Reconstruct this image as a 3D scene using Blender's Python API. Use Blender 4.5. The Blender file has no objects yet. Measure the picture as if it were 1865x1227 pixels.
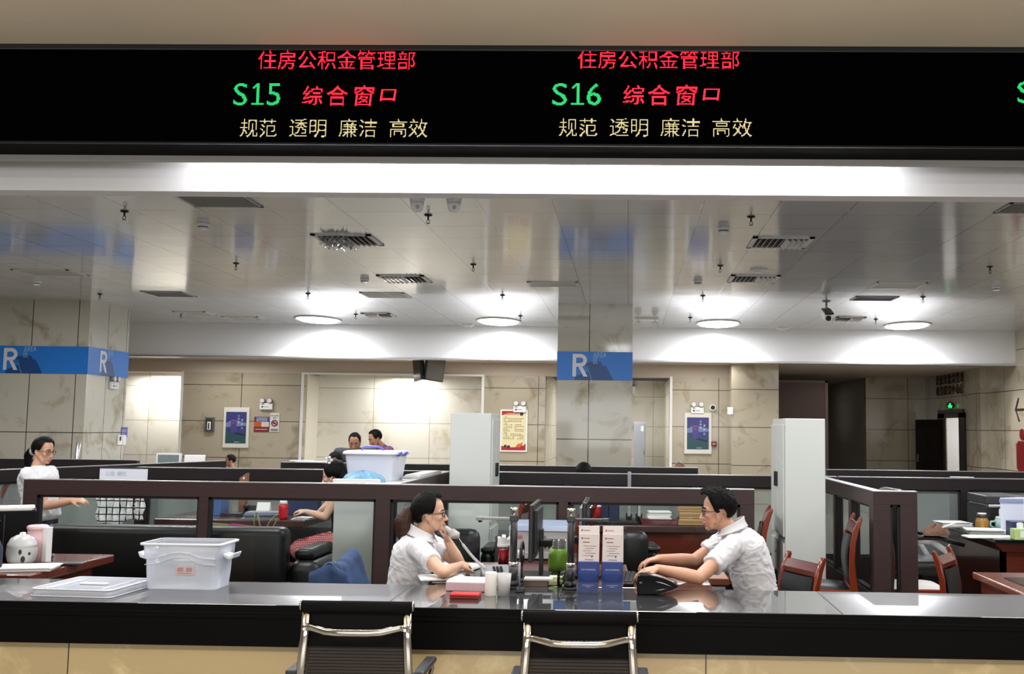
import bpy, bmesh, math, random
import numpy as np
from mathutils import Vector, Matrix, Euler, Quaternion
random.seed(7)
S = bpy.context.scene
COL = S.collection
PI = math.pi

# ------------------------------------------------------------------ camera
F, CX, CY, ROLL = 1880.0, 1098.0, 613.0, 0.0125
VPX, VPY = 1143.0, 780.0
EYE = Vector((0, 0, 1.6))
_d = Matrix.Rotation(ROLL, 3, 'Z') @ Vector(((VPX-CX)/F, -(VPY-CY)/F, -1.0))
_a, _b, _c = _d.x, _d.y, -_d.z
_th = math.atan2(-_b, _c)
_h = _c*math.cos(_th) - _b*math.sin(_th)
_psi = math.atan2(_a, _h)
CAMR = Matrix.Rotation(_psi, 3, 'Z') @ Matrix.Rotation(PI/2+_th, 3, 'X') @ Matrix.Rotation(ROLL, 3, 'Z')
cam_d = bpy.data.cameras.new('camera')
cam = bpy.data.objects.new('camera', cam_d); COL.objects.link(cam)
cam_d.sensor_width = 36.0
cam_d.lens = F/1865*36.0
cam_d.shift_x = -(CX-932.5)/1865
cam_d.shift_y = (CY-613.5)/1865
cam.matrix_world = Matrix.Translation(EYE) @ CAMR.to_4x4()
S.camera = cam

def ray(px, py):
    return CAMR @ Vector(((px-CX)/F, -(py-CY)/F, -1.0))
def at(px, py, Y):
    """where the sight line of a photo pixel meets the frontal plane y = Y"""
    d = ray(px, py); return EYE + d*((Y-EYE.y)/d.y)
def onz(px, py, z):
    d = ray(px, py); return EYE + d*((z-EYE.z)/d.z)
def onx(px, py, x):
    d = ray(px, py); return EYE + d*((x-EYE.x)/d.x)

# ------------------------------------------------------------------ world, exposure, assumed lamps and added lights
S.view_settings.view_transform = 'Standard'
S.view_settings.look = 'None'
S.view_settings.exposure = 0.0
S.view_settings.gamma = 1.0
S.view_settings.use_curve_mapping = False
S.cycles.use_denoising = True
S.cycles.max_bounces = 8
S.cycles.transparent_max_bounces = 16
S.cycles.caustics_reflective = False
S.cycles.caustics_refractive = False
S.cycles.sample_clamp_indirect = 4.0
W = bpy.data.worlds.new('world'); S.world = W; W.use_nodes = True
W.node_tree.nodes['Background'].inputs[0].default_value = (0.93, 0.95, 1.0, 1)
W.node_tree.nodes['Background'].inputs[1].default_value = 0.28
def area(loc, sx, sy, power, col=(1, .97, .92), rot=(0, 0, 0), spread=PI):
    l = bpy.data.lights.new('area_light', 'AREA'); l.shape = 'RECTANGLE'; l.size = sx; l.size_y = sy
    l.energy = power; l.color = col; l.spread = spread
    o = bpy.data.objects.new('area_light', l); COL.objects.link(o); o.location = loc; o.rotation_euler = rot
    return o
def spot(loc, power, angle, blend=.15, col=(1, 1, 1), rot=(0, 0, 0), radius=.12):
    l = bpy.data.lights.new('spot_lamp', 'SPOT'); l.energy = power; l.spot_size = angle; l.spot_blend = blend
    l.color = col; l.shadow_soft_size = radius
    o = bpy.data.objects.new('spot_lamp', l); COL.objects.link(o); o.location = loc; o.rotation_euler = rot
    return o
# assumed unseen lamps of the public hall on the camera's side of the counter
for x in (-3.6, 0.0, 3.6):
    area((x, 1.6, 3.15), 1.2, .6, 70, (1, .95, .88))
# added frontal light behind the camera, standing in for assumed hall windows
area((0, -5.8, 1.7), 9, 2.0, 260, (.95, .97, 1), (PI/2, 0, 0))
# added unseen uplights that brighten the hall's plaster ceiling
for x in (-4, 0, 4): area((x, 2.3, 2.55), 2.5, .3, 45, (1, .95, .87), (PI, 0, 0))
# assumed hidden tubes between the led sign and the beam, over the counter
area((-0.45, 4.98, 3.02), 3.4, .10, 42, (.98, .98, 1))
# added unseen lights under the ceiling that brighten the office rows
OFFICE_FILLS = [(x, y, p) for y, p in ((6.1, 34), (7.6, 42), (11.2, 58), (12.8, 42)) for x in ((-5.6, -3.0, -.2, 2.4, 5.0) if y < 10 else (-7.8, -5.4, -3.0, 2.8, 5.2))]
for x, y, pw in OFFICE_FILLS:
    area((x, y, 3.44), .55, .55, pw, (.97, .98, 1))

# ------------------------------------------------------------------ materials
def lin(c):
    return c/12.92 if c <= .04045 else ((c+.055)/1.055)**2.4
def rgb(*c):
    if len(c) == 1 and isinstance(c[0], str):
        h = c[0].lstrip('#'); c = tuple(int(h[i:i+2], 16) for i in (0, 2, 4))
    return tuple(lin(v/255) for v in c) + (1.0,)
_M = {}
def mat(name, col, rough=.5, metal=0.0, emit=None, es=1.0, noise=0.0, nscale=20, bump=0.0, bscale=60, coat=0.0, spec=.5, alpha=1.0, trans=0.0, sss=0.0, stretch=None):
    if name in _M: return _M[name]
    m = bpy.data.materials.new(name); m.use_nodes = True; _M[name] = m
    nt = m.node_tree; b = nt.nodes['Principled BSDF']; L = nt.links.new
    if not isinstance(col, tuple): col = rgb(col)
    elif len(col) == 3: col = rgb(*col)
    b.inputs['Base Color'].default_value = col
    b.inputs['Roughness'].default_value = rough
    b.inputs['Metallic'].default_value = metal
    b.inputs['Specular IOR Level'].default_value = spec
    b.inputs['Coat Weight'].default_value = coat
    b.inputs['Alpha'].default_value = alpha
    b.inputs['Transmission Weight'].default_value = trans
    if sss:
        b.inputs['Subsurface Weight'].default_value = sss
        b.inputs['Subsurface Radius'].default_value = (.012, .005, .003)
        b.inputs['Subsurface Scale'].default_value = 1.0
    if emit is not None:
        e = rgb(*emit) if not isinstance(emit, str) else rgb(emit)
        b.inputs['Emission Color'].default_value = e
        b.inputs['Emission Strength'].default_value = es
    tc = None
    if noise or bump:
        tc = nt.nodes.new('ShaderNodeTexCoord'); vec = tc.outputs['Object']
        if stretch:
            mp = nt.nodes.new('ShaderNodeMapping'); L(vec, mp.inputs[0]); mp.inputs['Scale'].default_value = stretch; vec = mp.outputs[0]
    if noise:
        n = nt.nodes.new('ShaderNodeTexNoise'); n.inputs['Scale'].default_value = nscale; n.inputs['Detail'].default_value = 5
        L(vec, n.inputs['Vector'])
        r = nt.nodes.new('ShaderNodeMapRange'); L(n.outputs['Fac'], r.inputs[0]); r.inputs[1].default_value = .25; r.inputs[2].default_value = .75
        r.inputs[3].default_value = 1-noise; r.inputs[4].default_value = 1+noise
        mx = nt.nodes.new('ShaderNodeVectorMath'); mx.operation = 'SCALE'; mx.inputs[0].default_value = col[:3]; L(r.outputs[0], mx.inputs['Scale'])
        L(mx.outputs[0], b.inputs['Base Color'])
    if bump:
        n2 = nt.nodes.new('ShaderNodeTexNoise'); n2.inputs['Scale'].default_value = bscale; n2.inputs['Detail'].default_value = 3
        L(vec, n2.inputs['Vector'])
        bp = nt.nodes.new('ShaderNodeBump'); bp.inputs['Strength'].default_value = bump; bp.inputs['Distance'].default_value = .01
        L(n2.outputs['Fac'], bp.inputs['Height']); L(bp.outputs[0], b.inputs['Normal'])
    return m

def thin_glass(name, tint=(.92, .96, .94), refl=.9, haze=0.0, hazecol=(.5, .55, .53)):
    """thin pane: clear with a mirror sheen, or partly milky"""
    if name in _M: return _M[name]
    m = bpy.data.materials.new(name); m.use_nodes = True; _M[name] = m
    nt = m.node_tree; nt.nodes.clear(); L = nt.links.new
    out = nt.nodes.new('ShaderNodeOutputMaterial')
    tr = nt.nodes.new('ShaderNodeBsdfTransparent'); tr.inputs[0].default_value = (*tint, 1)
    gl = nt.nodes.new('ShaderNodeBsdfGlossy'); gl.inputs['Roughness'].default_value = .02
    fr = nt.nodes.new('ShaderNodeFresnel'); fr.inputs[0].default_value = 1.5
    mu = nt.nodes.new('ShaderNodeMath'); mu.operation = 'MULTIPLY'; mu.inputs[1].default_value = refl; L(fr.outputs[0], mu.inputs[0])
    base = tr
    if haze:
        df = nt.nodes.new('ShaderNodeBsdfDiffuse'); df.inputs[0].default_value = (*hazecol, 1)
        mh = nt.nodes.new('ShaderNodeMixShader'); mh.inputs[0].default_value = haze; L(tr.outputs[0], mh.inputs[1]); L(df.outputs[0], mh.inputs[2]); base = mh
    mx = nt.nodes.new('ShaderNodeMixShader'); L(mu.outputs[0], mx.inputs[0]); L(base.outputs[0], mx.inputs[1]); L(gl.outputs[0], mx.inputs[2])
    L(mx.outputs[0], out.inputs[0])
    return m

def tiled(name, col, dark, tw, th, ox=0, oz=0, axis='x', rough=.15, mortar=.004, mcol=(60, 55, 45), vein=True, spec=.5, vscale=2.2, stagger=0.0, wavy=0.0):
    """polished stone or panel tiles laid on a wall ('x': x-z, 'y': y-z) or a ceiling ('h': x-y)"""
    if name in _M: return _M[name]
    m = bpy.data.materials.new(name); m.use_nodes = True; _M[name] = m
    nt = m.node_tree; b = nt.nodes['Principled BSDF']; L = nt.links.new
    tc = nt.nodes.new('ShaderNodeTexCoord'); sp = nt.nodes.new('ShaderNodeSeparateXYZ'); L(tc.outputs['Object'], sp.inputs[0])
    cb = nt.nodes.new('ShaderNodeCombineXYZ')
    L(sp.outputs[1 if axis == 'y' else 0], cb.inputs[0]); L(sp.outputs[1 if axis == 'h' else 2], cb.inputs[1])
    mp = nt.nodes.new('ShaderNodeMapping'); L(cb.outputs[0], mp.inputs[0]); mp.inputs['Location'].default_value = (-ox, -oz, 0)
    br = nt.nodes.new('ShaderNodeTexBrick'); L(mp.outputs[0], br.inputs['Vector'])
    br.offset = stagger; br.squash = 1.0
    br.inputs['Scale'].default_value = 1.0; br.inputs['Brick Width'].default_value = tw; br.inputs['Row Height'].default_value = th
    br.inputs['Mortar Size'].default_value = mortar; br.inputs['Mortar Smooth'].default_value = .1; br.inputs['Bias'].default_value = 0
    c0 = rgb(*col); c1 = rgb(*dark)
    br.inputs['Color1'].default_value = (1, 1, 1, 1); br.inputs['Color2'].default_value = (.93, .93, .93, 1); br.inputs['Mortar'].default_value = (0, 0, 0, 1)
    if vein:
        n = nt.nodes.new('ShaderNodeTexNoise'); n.inputs['Scale'].default_value = vscale; n.inputs['Detail'].default_value = 9; n.inputs['Roughness'].default_value = .62; n.inputs['Distortion'].default_value = .6
        L(tc.outputs['Object'], n.inputs['Vector'])
        cr = nt.nodes.new('ShaderNodeValToRGB'); L(n.outputs['Fac'], cr.inputs[0])
        cr.color_ramp.elements[0].position = .30; cr.color_ramp.elements[0].color = c1
        cr.color_ramp.elements[1].position = .46; cr.color_ramp.elements[1].color = c0
        colo = cr.outputs[0]
    else:
        r = nt.nodes.new('ShaderNodeRGB'); r.outputs[0].default_value = c0; colo = r.outputs[0]
    mu = nt.nodes.new('ShaderNodeMixRGB'); mu.blend_type = 'MULTIPLY'; mu.inputs[0].default_value = 1; L(colo, mu.inputs[1]); L(br.outputs['Color'], mu.inputs[2])
    mx = nt.nodes.new('ShaderNodeMixRGB'); L(br.outputs['Fac'], mx.inputs[0]); L(mu.outputs[0], mx.inputs[1]); mx.inputs[2].default_value = rgb(*mcol)
    L(mx.outputs[0], b.inputs['Base Color'])
    b.inputs['Roughness'].default_value = rough; b.inputs['Specular IOR Level'].default_value = spec
    bp = nt.nodes.new('ShaderNodeBump'); bp.inputs['Strength'].default_value = .3; bp.inputs['Distance'].default_value = .003; bp.invert = True
    L(br.outputs['Fac'], bp.inputs['Height'])
    if wavy:
        n3 = nt.nodes.new('ShaderNodeTexNoise'); n3.inputs['Scale'].default_value = 1.3; n3.inputs['Detail'].default_value = 1
        L(tc.outputs['Object'], n3.inputs['Vector'])
        b2 = nt.nodes.new('ShaderNodeBump'); b2.inputs['Strength'].default_value = wavy; b2.inputs['Distance'].default_value = .02
        L(n3.outputs['Fac'], b2.inputs['Height']); L(bp.outputs[0], b2.inputs['Normal']); bp = b2
    L(bp.outputs[0], b.inputs['Normal'])
    return m

# ------------------------------------------------------------------ mesh builder
class MB:
    def __init__(self): self.v = []; self.f = []; self.smooth_f = []; self.mi = []; self._m = 0
    def mat(self, i): self._m = i; return self
    def add(self, vs, fs, smooth=False, M=None):
        o = len(self.v)
        for p in vs:
            p = Vector(p)
            if M is not None: p = M @ p
            self.v.append(p)
        for f in fs:
            self.f.append([o+i for i in f]); self.smooth_f.append(smooth); self.mi.append(self._m)
        return self
    def box(self, c, s, M=None, rz=0.0):
        x, y, z = s[0]/2, s[1]/2, s[2]/2
        vs = [Vector((i*x, j*y, k*z)) for k in (-1, 1) for j in (-1, 1) for i in (-1, 1)]
        if rz: R = Matrix.Rotation(rz, 3, 'Z'); vs = [R @ p for p in vs]
        vs = [p + Vector(c) for p in vs]
        return self.add(vs, [(0, 2, 3, 1), (4, 5, 7, 6), (0, 1, 5, 4), (2, 6, 7, 3), (0, 4, 6, 2), (1, 3, 7, 5)], False, M)
    def bb(self, a, b, M=None):
        return self.box([(a[i]+b[i])/2 for i in range(3)], [abs(b[i]-a[i]) for i in range(3)], M)
    def quad(self, a, b, c, d, M=None): return self.add([a, b, c, d], [(0, 1, 2, 3)], False, M)
    def rings(self, rings, closed=True, cap=True, smooth=True, M=None, loop=False):
        n = len(rings[0]); vs = [p for r in rings for p in r]; fs = []
        m = len(rings)
        for i in range(m if loop else m-1):
            i2 = (i+1) % m
            for j in range(n if closed else n-1):
                k = (j+1) % n
                fs.append((i*n+j, i*n+k, i2*n+k, i2*n+j))
        self.add(vs, fs, smooth, M)
        if cap and closed and not loop:
            self.add(rings[0], [tuple(reversed(range(n)))], False, M); self.add(rings[-1], [tuple(range(n))], False, M)
        return self
    def tube(self, path, r, n=8, cap=True, M=None, smooth=True, loop=False, flat=None):
        path = [Vector(p) for p in path]; m = len(path); rs = r if isinstance(r, (list, tuple)) else [r]*m
        rings = []; up = None
        for i in range(m):
            if loop: t = path[(i+1) % m]-path[i-1]
            else: t = path[min(i+1, m-1)] - path[max(i-1, 0)]
            t = t.normalized() if t.length > 1e-9 else Vector((0, 0, 1))
            if up is None:
                up = Vector((0, 0, 1)) if abs(t.z) < .9 else Vector((1, 0, 0))
            a = t.cross(up)
            if a.length < 1e-6: a = t.orthogonal()
            a.normalize(); b = a.cross(t).normalized(); up = b
            fl = flat or (1, 1)
            rings.append([path[i] + a*(math.cos(q)*rs[i]*fl[0]) + b*(math.sin(q)*rs[i]*fl[1]) for q in [2*PI*j/n for j in range(n)]])
        return self.rings(rings, True, cap, smooth, M, loop)
    def cyl(self, p0, p1, r0, r1=None, n=16, M=None, smooth=True):
        return self.tube([p0, p1], [r0, r0 if r1 is None else r1], n, True, M, smooth)
    def lathe(self, prof, n=20, M=None, c=(0, 0, 0), cap=True):
        rings = [[Vector((c[0]+r*math.cos(2*PI*j/n), c[1]+r*math.sin(2*PI*j/n), c[2]+z)) for j in range(n)] for r, z in prof]
        return self.rings(rings, True, cap, True, M)
    def ell(self, c, r, n=16, m=10, M=None, R=None):
        c = Vector(c); rr = (r, r, r) if not hasattr(r, '__len__') else r
        rings = []
        for i in range(1, m):
            t = PI*i/m
            ring = [Vector((math.sin(t)*math.cos(2*PI*j/n)*rr[0], math.sin(t)*math.sin(2*PI*j/n)*rr[1], -math.cos(t)*rr[2])) for j in range(n)]
            rings.append([c + ((R @ p) if R is not None else p) for p in ring])
        return self.rings(rings, True, True, True, M)
    def prism(self, poly, a, b, axis='y', M=None, smooth=False):
        """2D outline extruded from a to b along an axis"""
        def P(p, t):
            return {'y': (p[0], t, p[1]), 'x': (t, p[0], p[1]), 'z': (p[0], p[1], t)}[axis]
        n = len(poly); A = [P(p, a) for p in poly]; B = [P(p, b) for p in poly]
        fs = [tuple(reversed(range(n))), tuple(range(n, 2*n))]
        self.add(A+B, fs, False, M)
        self.add(A+B, [(i, (i+1) % n, n+(i+1) % n, n+i) for i in range(n)], smooth, M)
        return self
    def grid(self, fn, nu, nv, smooth=True, M=None):
        vs = [fn(i/nu, j/nv) for j in range(nv+1) for i in range(nu+1)]
        fs = [(j*(nu+1)+i, j*(nu+1)+i+1, (j+1)*(nu+1)+i+1, (j+1)*(nu+1)+i) for j in range(nv) for i in range(nu)]
        return self.add(vs, fs, smooth, M)
    def mesh(self, name, mats):
        me = bpy.data.meshes.new(name)
        me.from_pydata([tuple(p) for p in self.v], [], self.f)
        me.polygons.foreach_set('use_smooth', self.smooth_f)
        me.polygons.foreach_set('material_index', self.mi)
        for m in (mats if isinstance(mats, (list, tuple)) else [mats]): me.materials.append(m)
        bm = bmesh.new(); bm.from_mesh(me); bmesh.ops.remove_doubles(bm, verts=bm.verts, dist=1e-6); bmesh.ops.recalc_face_normals(bm, faces=bm.faces); bm.to_mesh(me); bm.free()
        me.update()
        return me
    def build(self, name, m, parent=None, bevel=0.0, seg=2, loc=None, sub=0, solid=0.0):
        o = bpy.data.objects.new(name, self.mesh(name, m)); COL.objects.link(o)
        if parent is not None: o.parent = parent
        if loc is not None: o.location = loc
        if solid:
            md = o.modifiers.new('thick', 'SOLIDIFY'); md.thickness = solid; md.offset = 0
        if sub:
            md = o.modifiers.new('sub', 'SUBSURF'); md.levels = sub; md.render_levels = sub
        if bevel:
            md = o.modifiers.new('bevel', 'BEVEL'); md.width = bevel; md.segments = seg; md.limit_method = 'ANGLE'; md.angle_limit = .6
        return o
def tag(o, label, cat, group=None, kind=None):
    if label: o['label'] = label
    if cat: o['category'] = cat
    if group: o['group'] = group
    if kind: o['kind'] = kind
    return o
def thing(name, label, cat, loc=(0, 0, 0), rz=0.0, group=None):
    o = bpy.data.objects.new(name, None); COL.objects.link(o); o.empty_display_size = .1
    o.location = loc; o.rotation_euler = (0, 0, rz)
    return tag(o, label, cat, group)
def struct(name, mb, m, **k):
    o = mb.build(name, m, **k); o['kind'] = 'structure'; return o
def copy_tree(o, parent=None):
    c = o.copy(); COL.objects.link(c)
    if parent is not None: c.parent = parent
    for ch in list(o.children): copy_tree(ch, c)
    return c
def dup(o, loc, rz=None, label=None, scale=None):
    c = copy_tree(o); c.location = loc
    if rz is not None: c.rotation_euler = (0, 0, rz)
    if label: c['label'] = label
    if scale: c.scale = (scale,)*3
    return c
def text_mesh(body, size=1.0, ext=0.0, align='LEFT'):
    cu = bpy.data.curves.new('lettering', 'FONT'); cu.body = body; cu.size = size; cu.extrude = ext; cu.align_x = align; cu.resolution_u = 3
    ob = bpy.data.objects.new('lettering', cu); COL.objects.link(ob)
    me = bpy.data.meshes.new_from_object(ob.evaluated_get(bpy.context.evaluated_depsgraph_get()))
    bpy.data.objects.remove(ob); bpy.data.curves.remove(cu)
    return me
def text_into(mb, body, size, M, ext=.001, fit=None, stretch=1.0, bold=0.0):
    """letters added to a mesh builder; letters lie in the x-y plane of M, origin at lower left; fit = wanted width"""
    me = text_mesh(body, size, 0.0)
    vs = [v.co.copy() for v in me.vertices]
    x0 = min(v.x for v in vs); x1 = max(v.x for v in vs)
    k = (fit/(x1-x0)) if fit else 1.0
    vs = [Vector(((v.x-x0)*k, v.y*stretch*(k if fit and stretch == 1.0 else 1.0), ext)) for v in vs]
    mb.add(vs, [tuple(p.vertices) for p in me.polygons], False, M)
    bpy.data.meshes.remove(me)
def facing(p, rz=0.0):
    """x right, y up, z towards the viewer, on a wall facing -y (turned by rz)"""
    return Matrix.Translation(p) @ Matrix.Rotation(rz, 4, 'Z') @ Matrix.Rotation(PI/2, 4, 'X')
# ------------------------------------------------------------------ shared materials
ZC = 3.48          # office ceiling
ZT = .76           # counter and desk tops
M_paint = mat('white_paint', (226, 226, 228), .6)
M_hall = mat('hall_plaster', (205, 192, 172), .65, noise=.03, nscale=1.5)
M_beige = mat('beige_paint', (186, 172, 156), .6)
M_ceil = tiled('ceiling_panels', (206, 207, 211), (206, 207, 211), .63, .63, ox=-.015, oz=.12, axis='h', rough=.10, mortar=.004, mcol=(120, 118, 114), vein=False, spec=.75, wavy=.12)
M_back = tiled('back_wall_marble', (174, 164, 144), (142, 128, 104), 1.22, .74, ox=-9.14, oz=.17, axis='x', rough=.12, mortar=.007)
M_cream = tiled('cream_marble', (232, 228, 216), (208, 198, 174), 1.22, .74, ox=-6.68, oz=.17, axis='x', rough=.15, mortar=.005, mcol=(150, 140, 120))
M_side = tiled('side_wall_marble', (174, 164, 144), (142, 128, 104), 1.22, .74, ox=.3, oz=.17, axis='y', rough=.15, mortar=.007)
M_colx = tiled('column_marble', (190, 185, 170), (150, 138, 110), .72, 1.05, ox=-1.31, oz=.38, axis='x', rough=.08, mortar=.007, vscale=1.9)
M_coly = tiled('column_marble_side', (190, 188, 178), (150, 140, 114), .62, 1.05, ox=15.67, oz=.38, axis='y', rough=.1, mortar=.007, vscale=1.9)
M_cfront = tiled('counter_front_marble', (196, 174, 132), (226, 206, 160), 1.5, 1.2, ox=.375, oz=-.63, axis='x', rough=.2, mortar=.003, vscale=4)
M_black = mat('black_stone', (13, 13, 14), .4, noise=.25, nscale=120, coat=1.0)
M_hazy = mat('dull_hazy_stone', (52, 51, 54), .38, noise=.22, nscale=5, coat=.55, stretch=(.6, 2, 1))  # duller outer slabs; grey base colour also paints in their pale reflected haze
for m_, ior in ((M_black, 1.85), (M_hazy, 1.6)):
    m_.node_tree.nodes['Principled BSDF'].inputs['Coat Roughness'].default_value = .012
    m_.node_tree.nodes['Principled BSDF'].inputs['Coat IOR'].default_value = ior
M_blackm = mat('black_apron', (8, 8, 8), .5, spec=.08)
M_floor = tiled('floor_tiles', (150, 146, 138), (130, 124, 112), .8, .8, axis='h', rough=.18, mortar=.004, vein=True)
M_alu = mat('aluminium', (196, 196, 198), .32, .9)
M_chrome = mat('chrome', (205, 200, 190), .12, 1.0)
M_black_pl = mat('black_plastic', (18, 18, 19), .35)
M_dark_pl = mat('charcoal_plastic', (44, 44, 48), .38)
M_grey_pl = mat('grey_plastic', (140, 142, 146), .4)
M_white_pl = mat('white_plastic', (228, 228, 228), .35)
M_paper = mat('white_paper', (236, 236, 234), .7)
M_ink = mat('black_ink', (25, 25, 25), .6)
M_frame = mat('partition_wood', (62, 47, 46), .4, noise=.08, nscale=14, stretch=(1, 1, 6), spec=.3)
M_frame2 = mat('darker_partition_wood', (36, 30, 31), .4, noise=.08, nscale=14, stretch=(1, 1, 6), spec=.3)  # same wood as above in a darker tone, for rows with milky panes
M_reveal = mat('partition_rubber', (20, 17, 18), .6)
M_steel = mat('cabinet_steel', (205, 209, 204), .42)
M_redwood = mat('red_brown_wood', (94, 40, 26), .22, noise=.09, nscale=5, stretch=(1, 8, 8), coat=.3)
M_darkwood = mat('dark_wood', (62, 26, 20), .2, noise=.25, nscale=6, stretch=(1, 8, 8), coat=.3)
M_leather = mat('black_leather', (24, 24, 25), .36, bump=.12, bscale=220)
M_blkcloth = mat('black_cloth', (20, 20, 22), .8)

# ------------------------------------------------------------------ room shell
struct('floor', MB().bb((-13, -6, -.1), (9, 31, 0)), M_floor)
struct('ceiling', MB().bb((-13, 5.22, ZC), (7.6, 19.2, ZC+.06)), M_ceil)
struct('ceiling', MB().bb((-9, -4, 3.31), (9, 4.5, 3.40)), M_hall)
struct('ceiling', MB().bb((-13, 19.35, 2.9), (8, 31, 2.96)), M_beige)
struct('trim_1', MB().bb((-9, 5.10, 2.77), (9, 5.22, 3.75)), M_paint)            # beam over the counter
b = MB().bb((-13, 19.2, 2.87), (9, 19.35, ZC+.06)); struct('trim_3', b, M_paint)   # white fascia at the back
struct('trim_4', MB().bb((-13, 19.17, 2.835), (9, 19.40, 2.87)), M_alu, bevel=.008)
# back wall with its lit bays
b = MB()
b.bb((-9.14, 21, 0), (-6.68, 21.3, 2.64)); b.bb((-2.94, 21, 0), (-1.68, 21.3, 2.64)); b.bb((.88, 21, 0), (2.03, 21.3, 2.64))
struct('wall_back', b, M_back)
struct('wall_back_lintel', MB().bb((-13, 20.99, 2.64), (2.03, 21.3, 2.96)), M_beige)
struct('wall_bay_back', MB().bb((-13, 22.1, 0), (-2.6, 22.25, 2.7)), M_cream)
struct('wall_bay_side', MB().bb((-6.70, 21.3, 0), (-6.66, 22.1, 2.64)).bb((-2.96, 21.3, 0), (-2.92, 22.1, 2.64)).bb((-9.16, 21.3, 0), (-9.12, 22.1, 2.64)), mat('cream_jamb', (224, 219, 206), .2))
struct('trim_5', MB().bb((-9.17, 20.97, 0), (-9.13, 21.0, 2.66)).bb((-6.69, 20.97, 0), (-6.64, 21.0, 2.66)).bb((-2.98, 20.97, 0), (-2.93, 21.0, 2.66)).bb((-6.64, 20.97, 2.62), (-2.98, 21.0, 2.66)).bb((.85, 20.97, 0), (.90, 21.0, 2.66)), M_white_pl)
# passage in the middle
struct('wall_passage', MB().bb((-1.9, 26, 0), (1.3, 26.2, 2.8)).bb((-1.72, 21.3, 0), (-1.68, 26, 2.7)).bb((.90, 21.3, 0), (.94, 26, 2.7)), M_cream)
# pilaster by the dark corridor, corridor and right-hand walls
struct('wall_right_pilaster', MB().bb((2.03, 20.3, 0), (2.95, 21.3, 2.9)), M_back)
struct('wall_corridor', MB().bb((5.72, 25.2, 0), (5.76, 30, 2.96)).bb((2.9, 30, 0), (5.8, 30.2, 2.96)).bb((2.9, 21.3, 0), (2.95, 30, 2.96)), mat('corridor_paint', (150, 142, 132), .6))
struct('wall_right_back', MB().bb((5.72, 25, 0), (7.2, 25.2, 2.96)), M_back)
b = MB().bb((7.15, 9, 0), (7.4, 22.45, 3.5)).bb((7.15, 24.2, 0), (7.4, 25.2, 3.5)).bb((7.15, 22.45, 1.92), (7.4, 24.2, 3.5)); b.bb((7.03, 20.8, 0), (7.15, 21.5, 2.96))
struct('wall_side_room', MB().bb((9.4, 21, 0), (9.5, 25, 2.6)).bb((7.4, 25, 0), (9.5, 25.1, 2.6)).bb((7.4, 20.9, 0), (9.5, 21, 2.6)).bb((7.4, 21, 2.6), (9.5, 25, 2.65)), M_paint)
area((8.3, 23.4, 2.55), .8, .8, 45)  # assumed unseen lamp of the lit side room
struct('wall_right', b, M_side)
struct('wall_left', MB().bb((-13.2, -4, 0), (-13, 31, 3.5)), M_hall)
struct('wall_hall', MB().bb((-13, -6.2, 0), (9, -6, 3.5)), M_hall)

area((4.3, 27.5, 2.9), .8, .8, 26, (1, .96, .92))  # added light that lifts the corridor walls
# lights added to brighten the back wall; assumed unseen lamps of the bays and passage
for x in (-8.0, -2.4, 1.4): area((x, 20.0, 2.86), 1.2, .4, 28, (1, .98, .95))
area((-4.7, 21.62, 2.62), .9, .35, 46, (1, .985, .96))
area((-9.9, 21.6, 2.62), 1.2, .4, 45, (1, .99, .97))
area((-.4, 23.5, 2.66), 1.2, 1.2, 55, (1, .98, .94))

# four big downlights near the fascia
M_lamp = mat('lit_diffuser', (255, 255, 255), .5, emit=(255, 255, 255), es=9)
for px, py, lab in ((580, 578, 'leftmost of the four bright oval ceiling lamps by the fascia'), (908, 578, 'bright ceiling lamp just left of the middle column'), (1308, 578, 'bright ceiling lamp just right of the middle column'), (1652, 587, 'rightmost of the four bright oval ceiling lamps by the fascia')):
    p = onz(px, py, ZC); p = Vector((at(px, py, 18.3).x, 18.3, ZC))
    t = thing('ceiling_lamp', lab, 'lamp', (p.x, p.y, ZC), 0, 'bright lamps in the office ceiling')
    E = Matrix.Diagonal((1, 1.55, 1, 1))
    MB().lathe([(.37, -.012), (.40, -.02), (.40, 0), (.34, 0), (.34, -.012)], 40, cap=False, M=E).build('rim', M_white_pl, t)
    MB().lathe([(.36, -.006), (.30, -.035), (.15, -.055), (.01, -.06)], 40, M=E).build('diffuser', M_lamp, t)
    area((p.x, 18.2, ZC-.09), .7, .9, 55, (.96, .98, 1))
    spot((p.x, 18.95, ZC-.07), 240, 2.42, .28, (.96, .98, 1), radius=.1)

# ------------------------------------------------------------------ columns with blue area bands
M_blue = mat('blue_vinyl', (34, 118, 206), .35)
M_blued = mat('dark_blue_vinyl', (24, 70, 130), .35)
M_letter = mat('pale_letter', (214, 214, 222), .4)
def column(name, x0, x1, y0, y1):
    b = MB(); b.quad((x0, y0, 0), (x1, y0, 0), (x1, y0, ZC), (x0, y0, ZC)); b.quad((x0, y1, 0), (x0, y1, ZC), (x1, y1, ZC), (x1, y1, 0))
    b.mat(1); b.quad((x1, y0, 0), (x1, y1, 0), (x1, y1, ZC), (x1, y0, ZC)); b.quad((x0, y0, 0), (x0, y0, ZC), (x0, y1, ZC), (x0, y1, 0))
    b.mat(0); b.quad((x0, y0, ZC), (x1, y0, ZC), (x1, y1, ZC), (x0, y1, ZC))
    o = b.build(name, [M_colx, M_coly]); o['kind'] = 'structure'; return o
column('wall_column', -1.07, .06, 15.55, 16.65)
column('wall_column', -10.6, -8.34, 15.70, 16.98)
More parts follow.
